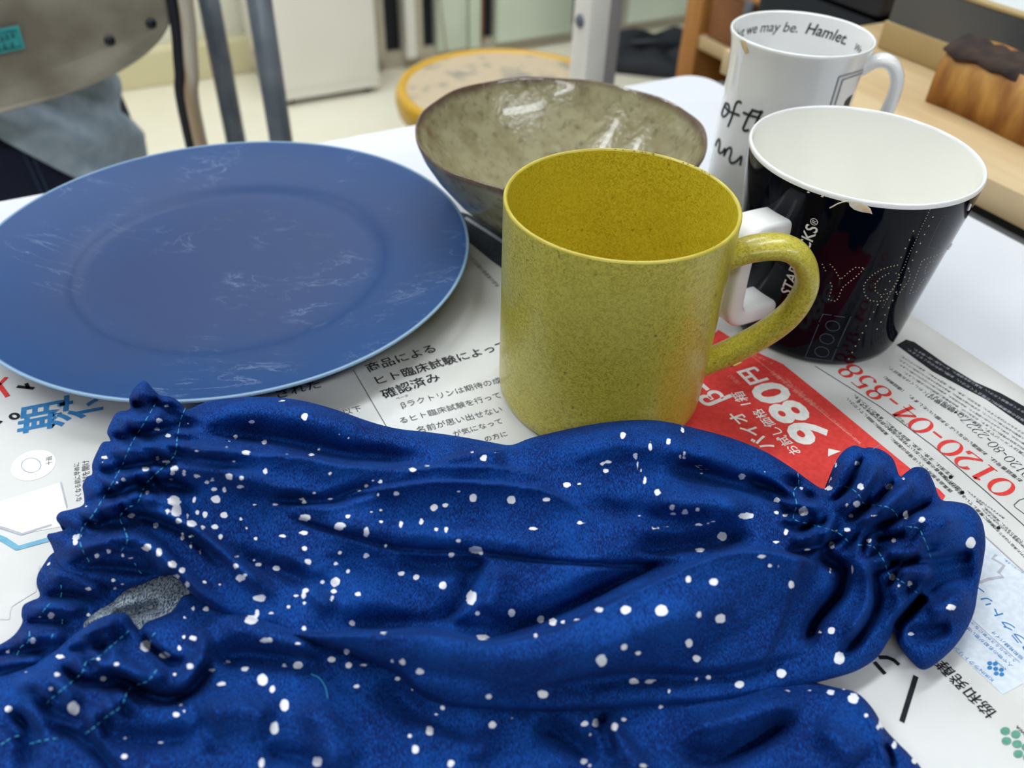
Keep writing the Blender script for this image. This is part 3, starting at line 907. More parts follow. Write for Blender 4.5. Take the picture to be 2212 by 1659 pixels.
surf_dots('dotted_frame', [K([(300, 1075), (370, 1082)]), K([(400, 1090), (490, 1100)]), K([(530, 1100), (420, 1345)]), K([(410, 1370), (370, 1465), (150, 1435), (262, 1165)]), K([(270, 1135), (300, 1075)]), KE(380, 1172, 58, 42), KE(332, 1280, 58, 42), KE(290, 1388, 58, 42)], KC, kr, M_SDOT, km, 3.4, 0.00017)
surf_dots('fine_dotted_line', [K([(1190, 205), (1150, 290), (1105, 380), (1070, 465), (1030, 545), (1000, 610), (980, 670), (930, 760), (880, 860), (830, 960), (790, 1030)])], KC, kr, M_PDOT, km, 6.5, 0.00018)
surf_dots('dotted_panel', [K([(1300, 252), (1240, 370), (1175, 515), (1290, 538)]), K([(1300, 252), (1420, 270)]), K([(1300, 480), (1345, 400), (1400, 300)]), K([(1275, 480), (1330, 380), (1375, 320)]), K([(1320, 470), (1360, 400)])], KC, kr, M_SDOT, km, 3.4, 0.00013)
for a, b in (((1525, 160), (1508, 205)), ((1452, 355), (1428, 405)), ((1368, 490), (1338, 535)), ((1258, 705), (1235, 745)), ((1285, 690), (1268, 715)), ((1158, 890), (1128, 935)), ((1140, 955), (1115, 1000)), ((1050, 1078), (1018, 1125))):
    surf_stroke('window_dash', [k6(*a), k6(*b)], KC, kr, M_WPRINT, km, 0.0011)
surf_text('lettering', 'STARBUCKS', (1706, 640), (1768, 493), KC, kr, M_WPRINT, km, bold=0.012)
surf_text('lettering', '®', (1764, 489), (1769, 475), KC, kr, M_WPRINT, km)
hY = None
for k in range(30):
    hY = hY or surf_hit(1604 + k, 396, KC, kr)
for ch_, z_ in (('R', hY[1] + 0.0015), ('E', hY[1] - 0.0015)):          # yellow letters running down the left side
    V_, F_ = text_mesh(ch_, 0.02)
    mesh_obj('lettering', [surf_pt(hY[0] + 0.05 + q[1] * 0.0036 / 0.043, z_ - q[0] * 0.0036, kr, 0.00012) for q in V_], F_, M_YPRINT, km, smooth=False)
surf_patch('rim_chip', K([(515, 143), (560, 138), (610, 146), (660, 165), (697, 195), (712, 242), (690, 232), (620, 222), (560, 203), (522, 170)]), KC, kr, M_CHIPW, km)
surf_patch('rim_chip', K([(600, 160), (650, 172), (688, 200), (690, 222), (640, 205), (605, 185)]), KC, kr, M_TAN, km, lift=0.0003)
surf_stroke('rim_crack', K([(515, 132), (470, 138), (420, 155), (385, 175), (356, 190)]), KC, kr, M_CHIPW, km, 0.0005)
for q in ((295, 95), (180, 60)): surf_patch('rim_chip', K([(q[0] - 14, q[1] - 4), (q[0], q[1] - 10), (q[0] + 14, q[1] + 2), (q[0], q[1] + 6)]), KC, kr, M_CHIPW, km)

w5 = cpx(1480, 20, 3.95)
def Wp(seq): return [w5(*q) for q in seq]
for ln in ([(352, 800), (332, 838), (316, 890), (326, 916), (352, 902), (378, 860), (372, 815), (345, 800)], [(482, 802), (462, 785), (438, 800), (420, 850), (398, 925), (368, 1000)], [(335, 822), (372, 868), (420, 888), (466, 905)],
           [(582, 852), (545, 905), (508, 985), (496, 1020), (512, 1035), (545, 1028)], [(498, 880), (560, 905), (640, 925)], [(660, 868), (630, 915), (600, 985)], [(585, 862), (625, 872), (662, 870)],
           [(262, 1165), (276, 1125), (292, 1108), (298, 1150), (288, 1205), (298, 1228), (322, 1215), (342, 1185)], [(342, 1185), (338, 1225), (332, 1252)], [(334, 1248), (360, 1195), (388, 1180), (396, 1215), (380, 1275), (392, 1310), (425, 1305), (455, 1280), (482, 1255), (470, 1330)]):
    surf_stroke('handwriting', Wp(ln), WC, wr, M_BPRINT, wm, 0.0013)
for ln in ([(1538, 510), (1312, 575), (1240, 815)], [(1512, 542), (1342, 602), (1276, 815)]):
    for a, b in zip(ln[:-1], ln[1:]): surf_stroke('printed_frame', Wp([a, b]), WC, wr, M_GPRINT, wm, 0.0009)
surf_patch('printed_quill', Wp([(1462, 705), (1430, 722), (1390, 752), (1362, 790), (1352, 822), (1395, 825), (1432, 822), (1445, 760)]), WC, wr, M_BPRINT, wm, bulge=0.0001)
surf_patch('rim_chip', Wp([(470, 262), (500, 266), (522, 275), (545, 372), (515, 380), (482, 312)]), WC, wr, M_TAN, wm)
surf_text('lettering', 'but we may be.', w5(440, 262), w5(955, 200), WC, wri, M_BPRINT, wm, inner=True, shear=0.25, bold=0.005)
surf_text('lettering', 'Hamlet.', w5(1022, 205), w5(1366, 306), WC, wri, M_BPRINT, wm, inner=True, shear=0.2, bold=0.014)
surf_text('lettering', 'We', w5(1440, 345), w5(1490, 382), WC, wri, M_BPRINT, wm, inner=True, shear=0.2, bold=0.01)
# ------------------------------------------------------------------ cloth arm covers
# crop tables: measured dot positions, (x, y, rx, ry) in four magnified readings of the cloth
DOT_SRC = {
 (0, 800, 2.765): '''995,215,16,10 950,300,22,15 935,350,18,12 1000,388,18,12 1125,318,6,5 1685,180,14,6 1818,278,20,22 1500,308,20,10 1405,396,12,16 1578,427,17,16 1368,420,7,6 2025,380,8,7 2080,405,9,9 1905,470,10,9 1865,505,20,8 1175,480,15,9 1355,457,10,5 1295,488,8,5 1470,492,26,15 1395,545,16,8 1715,498,12,4 628,520,24,10 615,550,10,5 940,525,10,12 990,545,28,10 1040,585,24,16 1030,615,16,14 1025,652,13,9 1100,615,12,22 1175,632,22,12 1235,668,16,10 1270,650,14,8 1370,635,22,20 1445,645,15,14 1432,698,20,10 1280,710,22,14 1340,710,10,16 1585,605,12,20 1970,615,10,8 870,590,24,14 735,655,14,14 698,672,10,8 880,728,16,10 1160,768,12,20 1290,770,30,22 1040,780,40,30 1055,840,32,34 1000,840,12,18 1065,900,18,20 1145,915,30,20 1120,872,8,18 1178,850,12,14 1225,860,18,20 1340,865,22,18 1285,935,20,16 1212,938,13,14 1438,886,10,11 1472,942,14,9 1318,993,14,16 1525,1005,13,12 1690,990,18,6 1522,800,11,7 1650,800,20,10 1815,790,16,10 1800,768,14,8 1878,735,12,8 1820,880,36,20 1810,970,26,16 2080,872,18,12 2030,930,34,24 2188,965,18,32 1820,1062,14,16 2030,1090,9,9 2185,1108,18,14 1840,1143,20,16 2005,1155,16,12 2080,1197,14,14 1650,1183,28,16 1545,1162,20,10 1410,1168,17,15 1415,1112,14,8 1518,1133,8,7 1435,1240,30,20 1465,1220,14,10 2003,1263,28,28 1925,1262,11,10 1995,1320,18,12 1985,1360,12,16 1825,1315,22,14 1770,1347,16,9 1815,1345,12,16 1820,1390,12,10 2140,1337,16,14 1725,1413,14,12 1552,1360,40,20 2103,1510,20,16 1500,1490,38,30 1535,1450,12,22 1620,1450,20,7 1815,1540,18,14 1220,1262,14,10 1315,1280,10,6 1118,1280,16,18 1050,1235,24,16 1030,1160,24,24 1088,1195,20,18 950,1085,18,28 880,1060,30,20 735,1105,14,12 648,1082,15,16 578,1108,13,16 780,1120,14,5 450,1010,16,34 470,990,16,14 310,962,32,10 930,925,16,16 785,868,22,14 465,808,18,8 513,810,9,8 572,908,12,6 1090,995,12,22 1140,1045,10,18 1195,1085,8,14 1145,990,14,8 680,1255,13,9 688,1300,10,10 735,1275,12,5 805,1252,14,6 955,1240,10,10 880,1240,8,4 290,1152,9,12 525,1305,20,9 305,1465,22,20 237,1472,9,7 197,1613,16,18 527,1460,14,12 870,1640,30,30 1098,1592,13,12 1152,1600,20,15 1590,1612,38,15 1230,1425,18,14 1155,1420,12,14 1103,1475,12,8 1778,1632,26,10 2190,692,14,10 2140,718,20,6 1970,765,18,6''',
 (700, 880, 2.765): '''35,395,10,8 335,445,15,13 292,440,8,6 254,470,14,11 195,497,16,5 528,372,22,12 563,396,11,6 615,348,14,4 950,305,20,15 955,288,15,5 1022,270,16,6 884,266,9,6 1785,165,18,20 1950,235,9,20 2053,207,12,16 2140,138,10,22 1862,293,14,20 1873,350,7,22 1893,377,5,9 1695,325,22,10 1660,338,12,10 1685,380,20,14 2153,283,11,24 2125,294,8,10 1915,437,10,22 1990,508,20,20 1450,462,24,16 1522,458,17,10 1222,456,14,3 890,540,21,26 1120,553,27,24 1327,551,25,15 805,505,11,8 727,584,15,12 655,600,24,20 582,680,16,20 460,700,11,18 430,515,20,12 320,522,9,12 283,622,14,8 338,613,9,7 338,682,13,8 730,730,12,18 672,728,13,11 803,797,15,11 1250,725,24,8 1530,690,27,11 905,850,42,22 935,868,12,14 762,880,18,17 368,828,12,12 250,885,20,15 95,868,10,8 72,935,16,11 143,977,14,14 463,993,22,14 548,1015,20,20 360,975,12,4 708,1065,24,25 880,1136,32,42 205,1115,18,14 168,1288,22,18 918,1227,16,14 1120,1227,21,22 1295,1265,21,22 1367,1282,24,22 1430,1282,13,8 1505,1266,18,8 1643,1208,26,16 1803,1210,34,26 2015,1215,38,34 948,1372,38,16 1263,1360,12,12 355,1348,20,8 2175,1028,18,22 2180,1408,22,24 1790,1430,22,16 2078,600,14,18 2085,638,16,9 2157,627,18,14 1882,647,8,3 2010,712,26,4 1980,722,18,5 1752,508,3,9''',
 (1400, 880, 2.676): '''200,133,10,20 115,200,14,20 12,225,10,22 208,275,11,24 183,285,8,9 292,340,18,8 320,385,18,4 325,357,14,3 543,400,20,19 675,372,10,9 140,578,16,15 145,620,17,8 214,606,19,15 284,588,14,13 268,642,14,4 290,676,30,6 373,665,24,5 570,628,42,20 430,745,28,26 745,535,20,14 745,607,14,12 793,625,16,10 897,600,28,26 795,722,16,20 743,778,20,8 920,822,30,10 887,466,12,12 1050,412,13,10 1043,467,26,14 1208,325,16,13 1085,330,7,16 1228,458,20,18 1390,458,23,18 1476,412,9,9 1148,565,9,9 1208,558,21,20 1172,628,12,14 1147,706,22,11 1088,717,11,8 1062,795,19,20 1275,768,14,13 1420,768,14,14 1490,622,14,26 1583,650,17,18 1865,783,28,32 1750,1155,26,18 1410,980,18,20 1448,1030,10,9 1512,1017,16,15 302,825,30,12 655,862,30,10 703,915,12,10 755,922,10,10 827,1025,18,22 378,1007,26,22 295,1200,16,20 418,1222,32,28 238,1362,22,22 280,1452,22,18 1060,1290,24,22 994,1298,12,10 1105,1450,32,36 770,1538,28,26 1055,950,5,18 1180,940,6,24 1310,625,16,6 1520,1310,26,8''',
 (700, 1300, 1.7015): '''1102,167,12,11 1155,190,13,8 1342,152,13,15 1370,208,14,11 1020,216,20,22 83,183,10,11 28,211,14,11 90,232,11,10 145,233,11,5 250,216,6,7 287,221,11,14 351,257,15,13 270,283,10,7 118,311,11,8 323,322,6,4 606,348,12,10 805,340,20,15 1138,292,21,12 1198,292,22,8 1368,284,6,6 1413,278,10,11 1525,303,18,14 1680,263,17,15 1893,207,18,20 1267,330,7,9 1237,387,9,7 1067,459,13,16 1102,433,10,8 998,445,12,20 958,450,14,10 978,487,6,8 620,452,14,14 436,390,9,9 415,412,8,5 690,427,6,4 387,475,14,19 316,492,9,8 335,541,14,16 466,595,14,14 955,586,12,11 975,602,6,6 1175,603,16,7 1697,328,13,3 1790,326,7,3 1862,333,15,9 1910,322,7,5 1945,355,20,20 1993,418,9,10 2050,440,10,25 2038,458,7,10 2096,525,9,14 2170,585,12,10''',
 (0, 1200, 2.765): '''2070,573,18,16 1980,622,22,20 2083,655,18,18 2170,655,18,6 1780,655,30,24 1698,657,16,9 1357,635,22,11 1463,677,24,15 1267,686,24,9 1567,742,32,38 1627,798,16,26 1330,768,30,12 1700,893,25,36 1640,1033,26,42 2125,782,16,13 1562,1240,18,30 1897,1232,30,32 1050,950,24,18 1075,888,17,8 1100,930,12,11 870,545,32,32 982,595,38,18 1070,550,11,16 1133,660,20,18 1042,710,10,8 695,650,18,12 615,735,18,17 360,605,26,14 340,710,20,12 303,795,15,14 440,912,36,42 52,915,26,20 45,575,14,10 748,1090,16,9 960,1117,12,6 740,1200,18,15 150,692,10,5 585,620,14,8''',
}
DOTS = []
for (ox, oy, s), txt in DOT_SRC.items():
    for w in txt.split():
        x, y, rx, ry = map(float, w.split(','))
        DOTS.append((ox + x / s, oy + y / s, max(rx, 3) / s, max(ry, 3) / s))
DOTS = np.array(DOTS)

def seg_dist(V, P):
    """signed distance (positive below a left-to-right line) and arc parameter from points V to polyline P"""
    best = np.full(len(V), 1e9)
    sgn = np.zeros(len(V))
    par = np.zeros(len(V))
    L = np.concatenate([[0], np.cumsum(np.hypot(*np.diff(P[:, :2], axis=0).T))])
    for i in range(len(P) - 1):
        a, b = P[i, :2], P[i + 1, :2]
        d = b - a
        q = d @ d + 1e-9
        w = V - a
        t = np.clip((w @ d) / q, 0, 1)
        r = w - t[:, None] * d
        dist = np.hypot(r[:, 0], r[:, 1])
        m = dist < best
        best[m] = dist[m]
        sgn[m] = np.sign(d[0] * w[m, 1] - d[1] * w[m, 0])
        par[m] = (L[i] + t[m] * (L[i + 1] - L[i])) / L[-1]
    return best * np.where(sgn == 0, 1, sgn), par

def smooth01(t):
    t = np.clip(t, 0, 1)
    return t * t * (3 - 2 * t)

FOLD_CACHE = {}
def fold_field(V, folds):
    """sum of ridges and steps, in millimetres"""
    z = np.zeros(len(V))
    for fd in folds:
        kind, pts, amp, w1, w2 = fd[:5]
        if kind == 'r': w1, w2 = w1 * 0.92, w2 * 0.92
        key = (kind, tuple(pts))
        if key not in FOLD_CACHE: FOLD_CACHE[key] = catmull(pts, 4)
        P = FOLD_CACHE[key]
        lo, hi = P[:, :2].min(0) - 3.2 * max(w1, w2), P[:, :2].max(0) + 3.2 * max(w1, w2)
        m = np.all((V > lo) & (V < hi), axis=1)
        if not m.any(): continue
        d, t = seg_dist(V[m], P)
        ends = fd[5] if len(fd) > 5 else (0.25, 0.25)
        tp = np.ones(len(d))
        if ends[0] > 0: tp *= smooth01(t / ends[0])
        if ends[1] > 0: tp *= smooth01((1 - t) / ends[1])
        if kind == 'r':                      # ridge: w1 above the line, w2 below it
            g = np.where(d < 0, np.exp(-(d / w1) ** 2), np.exp(-(d / w2) ** 2))
        elif kind == 'g':                    # gathers: pleats strung along an elastic, amp mm, wavelength w1, reach w2
            Ls = np.hypot(*np.diff(P[:, :2], axis=0).T).sum()
            s_ = t * Ls / w1 * 2 * math.pi
            g = np.sin(s_ + 0.9 * np.sin(s_ * 0.37 + 1.0) + 0.012 * d) * np.exp(-(d / w2) ** 2)
        else:                                # step: rises within w1 just below the line, fades over w2
            g = smooth01((d + w1 * 0.3) / w1) * np.exp(-np.clip(d, 0, None) / w2)
        z[m] += amp * g * tp
    return z

FOLD_GAIN = 1.95

class Cloth:
    def __init__(self, outline, folds, dome, step=5.0, base_power=2.0, wrinkle=0.35, per=4, mean=None):
        self.P = catmull(outline, per, closed=True)
        self.folds, self.dome, self.step, self.bp, self.wr = folds, dome, step, base_power, wrinkle
        self.mean = mean
    def sdf(self, V):
        P = self.P[:, :2]
        n = len(P)
        best = np.full(len(V), 1e9)
        ins = np.zeros(len(V), bool)
        for i in range(n):
            a, b = P[i], P[(i + 1) % n]
            d = b - a
            w = V - a
            t = np.clip((w @ d) / (d @ d + 1e-9), 0, 1)
            r = w - t[:, None] * d
            best = np.minimum(best, r[:, 0] ** 2 + r[:, 1] ** 2)
            c = (a[1] > V[:, 1]) != (b[1] > V[:, 1])
            if c.any():
                xs = a[0] + (V[c, 1] - a[1]) / (b[1] - a[1]) * d[0]
                ins[c] ^= V[c, 0] < xs
        return np.sqrt(best) * np.where(ins, 1, -1)
    def height(self, V, sd=None):
        """height above the table in metres at measured points V"""
        if sd is None: sd = self.sdf(V)
        S = self.P[::2]
        num = np.zeros(len(V)); den = np.zeros(len(V))
        for x, y, z in S:
            w = 1.0 / ((V[:, 0] - x) ** 2 + (V[:, 1] - y) ** 2 + 60.0) ** (self.bp / 2)
            num += w * z; den += w
        zb = num / den
        h, wd = self.dome
        q = np.clip(sd / wd, 0, 1)
        z = zb + h * np.sqrt(np.clip(1 - (1 - q) ** 2, 0, 1))
        fade = smooth01(sd / 16.0) * 0.75 + 0.25
        z += FOLD_GAIN * fold_field(V, self.folds) * fade
        x, y = V[:, 0], V[:, 1]
        wn = (np.sin(x * 0.041 + 1.7 * np.sin(y * 0.023)) * np.sin(y * 0.057 + 1.3 * np.sin(x * 0.019 + 1)) +
              0.5 * np.sin(x * 0.093 + y * 0.05 + 2 * np.sin(y * 0.031)) * np.sin(y * 0.11 - x * 0.02))
        wn += 0.45 * np.abs(np.sin(x * 0.062 + y * 0.021 + 1.5 * np.sin(y * 0.037 + x * 0.011))) * np.sin(x * 0.017 + 2) * np.sin(y * 0.029 + 1)
        z += self.wr * wn * fade
        return np.maximum(z, 0.5) / 1000.0
    def build(self, name, m, parent, floor_z=0.0006, under=0.009):
        lo, hi = self.P[:, :2].min(0) - self.step, self.P[:, :2].max(0) + self.step
        nx, ny = [int(math.ceil((hi[k] - lo[k]) / self.step)) + 1 for k in (0, 1)]
        gx, gy = np.meshgrid(lo[0] + np.arange(nx) * self.step, lo[1] + np.arange(ny) * self.step)
        G = np.stack([gx.ravel(), gy.ravel()], -1)
        sd = self.sdf(G)
        inside = sd > 0
        verts = []
        vid = {}
        def node(i):
            if i not in vid:
                vid[i] = len(verts); verts.append(G[i])
            return vid[i]
        cut = {}
        def cross(i, j):
            k = (i, j) if i < j else (j, i)
            if k not in cut:
                a, b = k
                t = sd[a] / (sd[a] - sd[b])
                cut[k] = len(verts); verts.append(G[a] + (G[b] - G[a]) * t)
            return cut[k]
        faces = []
        IN = inside.reshape(ny, nx)
        cells = IN[:-1, :-1].astype(int) + IN[:-1, 1:] + IN[1:, 1:] + IN[1:, :-1]
        for cy, cx in zip(*np.nonzero(cells)):
            q = [cy * nx + cx, cy * nx + cx + 1, (cy + 1) * nx + cx + 1, (cy + 1) * nx + cx]
            if cells[cy, cx] == 4:
                faces.append([node(i) for i in q][::-1]); continue
            poly = []
            for k in range(4):
                i, j = q[k], q[(k + 1) % 4]
                if inside[i]: poly.append(node(i))
                if inside[i] != inside[j]: poly.append(cross(i, j))
            if len(poly) >= 3: faces.append(poly[::-1])
        V = np.array(verts)
        nv = len(V)
        sv = np.maximum(self.sdf(V), 0)
        Z = self.height(V, sv)
        W = U_np(V[:, 0], V[:, 1], Z)
        # skirt: hem that turns under, down to what the cloth lies on
        edge = {}
        for f in faces:
            for k in range(len(f)):
                a, b = f[k], f[(k + 1) % len(f)]
                edge[(a, b)] = edge.get((a, b), 0) + 1
        bnd = [(a, b) for (a, b) in edge if (b, a) not in edge]
        bv = sorted({a for e in bnd for a in e})
        e = 2.0
        B = V[bv]
        gxv = self.sdf(B + [e, 0]) - self.sdf(B - [e, 0]); gyv = self.sdf(B + [0, e]) - self.sdf(B - [0, e])
        nl = np.hypot(gxv, gyv) + 1e-9
        gxv, gyv = gxv / nl, gyv / nl
        vert_down = W[bv].copy(); vert_down[:, 2] = floor_z
        along = U_np(B[:, 0] + gxv * 10, B[:, 1] + gyv * 10, np.full(len(bv), floor_z))
        k = smooth01((gyv + 0.35) / 0.7)[:, None]
        along = U_np(B[:, 0] + gxv * 6, B[:, 1] + gyv * 6, np.maximum(floor_z, W[bv][:, 2] - under))
        low = vert_down * k + along * (1 - k)
        top_id = {v: nv + i for i, v in enumerate(bv)}
        low_id = {v: nv + len(bv) + i for i, v in enumerate(bv)}
        W = np.concatenate([W, W[bv], low])
        for a, b in bnd:
            faces.append([top_id[b], top_id[a], low_id[a], low_id[b]])
        # dye-resist dots as a signed field on the cloth
        dot = np.full(len(W), -1.0, np.float32)
        rr = np.minimum(DOTS[:, 2], DOTS[:, 3])
        for x, y, rx, ry in DOTS:
            mk = (np.abs(V[:, 0] - x) < rx + 14) & (np.abs(V[:, 1] - y) < ry + 14)
            if not mk.any(): continue
            q = np.hypot((V[mk, 0] - x) / rx, (V[mk, 1] - y) / ry)
            val = np.clip((1 - q) * min(rx, ry) / 8.0, -1, 1)
            idx = np.nonzero(mk)[0]
            dot[idx] = np.maximum(dot[idx], val)
        dot[nv:nv + len(bv)] = dot[bv]
        base = parent.location
        me = bpy.data.meshes.new(name)
        me.from_pydata((W - np.array(base)).tolist(), [], faces)
        me.update()
        me.polygons.foreach_set('use_smooth', [True] * len(me.polygons))
        at = me.attributes.new('dots', 'FLOAT', 'POINT')
        at.data.foreach_set('value', dot)
        me.materials.append(m)
        o = bpy.data.objects.new(name, me)
        return link(o, parent)

def cloth_material(name, c1, c2, wrong=False):
    m = bpy.data.materials.new(name)
    nt, N, L, P = nodes_of(m)
    tc = N.new('ShaderNodeTexCoord')
    def thread(rot, sc):
        mp = N.new('ShaderNodeMapping'); mp.inputs['Rotation'].default_value = (0, 0, rot)
        L.new(tc.outputs['Object'], mp.inputs['Vector'])
        mp.inputs['Scale'].default_value = (1.0, 0.30, 0.6)
        w = N.new('ShaderNodeTexNoise'); w.inputs['Scale'].default_value = sc; w.inputs['Detail'].default_value = 0.0
        L.new(mp.outputs[0], w.inputs['Vector']); return w
    wa, wb = thread(0.35, 3700), thread(0.35 + math.pi / 2, 3700)
    mn = N.new('ShaderNodeMath'); mn.operation = 'MULTIPLY'
    L.new(wa.outputs['Fac'], mn.inputs[0]); L.new(wb.outputs['Fac'], mn.inputs[1])
    nz = N.new('ShaderNodeTexNoise'); nz.inputs['Scale'].default_value = 55; nz.inputs['Detail'].default_value = 2
    L.new(tc.outputs['Object'], nz.inputs['Vector'])
    ad = N.new('ShaderNodeMath'); ad.operation = 'MULTIPLY_ADD'; ad.inputs[1].default_value = 2.2 if not wrong else 4.5
    L.new(mn.outputs[0], ad.inputs[0]); L.new(nz.outputs['Fac'], ad.inputs[2])
    mr = N.new('ShaderNodeMapRange'); mr.inputs['From Min'].default_value = (0.76 if not wrong else 1.2); mr.inputs['From Max'].default_value = (1.38 if not wrong else 2.1)
    L.new(ad.outputs[0], mr.inputs['Value'])
    mx = N.new('ShaderNodeMix'); mx.data_type = 'RGBA'; mx.inputs['A'].default_value = c1; mx.inputs['B'].default_value = c2
    L.new(mr.outputs[0], mx.inputs['Factor'])
    col = mx.outputs['Result']
    if not wrong:
        at = N.new('ShaderNodeAttribute'); at.attribute_name = 'dots'
        n2 = N.new('ShaderNodeTexNoise'); n2.inputs['Scale'].default_value = 520; n2.inputs['Detail'].default_value = 1
        L.new(tc.outputs['Object'], n2.inputs['Vector'])
        a2 = N.new('ShaderNodeMath'); a2.operation = 'MULTIPLY_ADD'; a2.inputs[1].default_value = 0.85
        L.new(n2.outputs['Fac'], a2.inputs[0]); L.new(at.outputs['Fac'], a2.inputs[2])
        r2 = N.new('ShaderNodeMapRange'); r2.inputs['From Min'].default_value = 0.42; r2.inputs['From Max'].default_value = 0.49
        L.new(a2.outputs[0], r2.inputs['Value'])
        m2 = N.new('ShaderNodeMix'); m2.data_type = 'RGBA'; m2.inputs['B'].default_value = srgb(238, 240, 246)
        L.new(col, m2.inputs['A']); L.new(r2.outputs[0], m2.inputs['Factor'])
        col = m2.outputs['Result']
    L.new(col, P.inputs['Base Color'])
    P.inputs['Roughness'].default_value = 0.85
    P.inputs['Specular IOR Level'].default_value = 0.15
    return m

M_BLUE = cloth_material('indigo_dyed_cotton', srgb(3, 28, 86), srgb(12, 71, 152))
M_LINING = cloth_material('indigo_wrong_side', srgb(40, 60, 92), srgb(186, 200, 210), wrong=True)
M_THREAD = mat('turquoise_thread', srgb(60, 160, 206), 0.6, scale=200)

def stitches(name, cl, pts, parent, dash=10.0, gap=6.0, r=0.00018, lift=0.00025):
    P = catmull(pts, 8)
    L = np.concatenate([[0], np.cumsum(np.hypot(*np.diff(P, axis=0).T))])
    verts, faces = [], []
    s, T = 2.0, []
    while s + dash < L[-1]:
        T += [s, s + dash / 2, s + dash]
        s += dash + gap * random.uniform(0.7, 1.5)
    T = np.array(T)
    q = np.stack([np.interp(T, L, P[:, 0]), np.interp(T, L, P[:, 1])], -1)
    z = cl.height(q) + np.tile([lift * 0.4, lift, lift * 0.4], len(T) // 3)
    W = U_np(q[:, 0], q[:, 1], z) - np.array(parent.location)
    for k in range(len(T) // 3):
        v, f = sweep([tuple(x) for x in W[3 * k:3 * k + 3]], circ(r, 5))
        o = len(verts)
        verts += v; faces += [tuple(i + o for i in g) for g in f]
    return mesh_obj(name, verts, faces, M_THREAD, parent)

# ---- back arm cover: lies across the whole table front
T1 = [(405, 884, 31), (440, 870, 31), (480, 862, 31), (560, 857, 31), (640, 863, 31), (720, 883, 31), (800, 911, 30), (860, 926, 29), (930, 934, 28), (1000, 944, 27), (1060, 955, 27), (1105, 961, 27),
      (1150, 945, 29), (1250, 922, 31), (1330, 910, 32), (1400, 907, 32), (1450, 913, 32), (1510, 927, 31), (1580, 946, 29), (1650, 974, 27), (1705, 1007, 24), (1745, 1036, 20), (1778, 1056, 18)]
RC = [(1792, 1040, 22), (1800, 1008, 26), (1820, 976, 28), (1845, 962, 28), (1866, 968, 27), (1878, 966, 27), (1905, 972, 26), (1930, 992, 25), (1943, 1028, 22), (1955, 1022, 22), (1975, 1009, 24), (2000, 1013, 24), (2017, 1042, 22),
      (2032, 1078, 20), (2060, 1083, 22), (2095, 1092, 22), (2120, 1122, 20), (2129, 1170, 16), (2122, 1225, 12), (2113, 1270, 10), (2105, 1320, 9), (2085, 1365, 8), (2050, 1410, 6), (1998, 1447, 4), (1965, 1425, 4), (1940, 1390, 5), (1932, 1362, 7)]
B1O = [(1918, 1385, 8), (1895, 1420, 6), (1855, 1447, 6), (1805, 1464, 7), (1720, 1485, 8), (1640, 1500, 10), (1552, 1518, 11), (1405, 1529, 12), (1290, 1539, 12), (1170, 1542, 12), (1060, 1538, 12), (964, 1527, 13), (905, 1500, 14), (860, 1462, 15), (810, 1435, 16),
       (740, 1408, 17), (640, 1386, 18), (565, 1366, 18), (510, 1345, 18), (460, 1315, 19), (425, 1292, 20), (395, 1262, 20), (372, 1243, 20), (335, 1250, 18), (290, 1268, 16), (245, 1272, 15), (190, 1264, 14), (150, 1258, 14), (131, 1246, 14)]
LC = [(124, 1215, 15), (112, 1180, 16), (101, 1156, 18), (120, 1150, 20), (142, 1143, 22), (130, 1134, 22), (121, 1120, 23), (130, 1106, 24), (155, 1100, 25), (180, 1090, 26), (181, 1070, 27), (178, 1048, 28), (188, 1030, 29), (199, 1024, 30), (199, 1002, 31),
      (210, 975, 32), (222, 955, 33), (240, 952, 33), (231, 935, 34), (240, 910, 35), (254, 890, 36), (281, 884, 37), (279, 862, 38), (290, 838, 39), (312, 822, 40), (332, 842, 40), (345, 853, 39), (372, 858, 37), (392, 872, 34)]
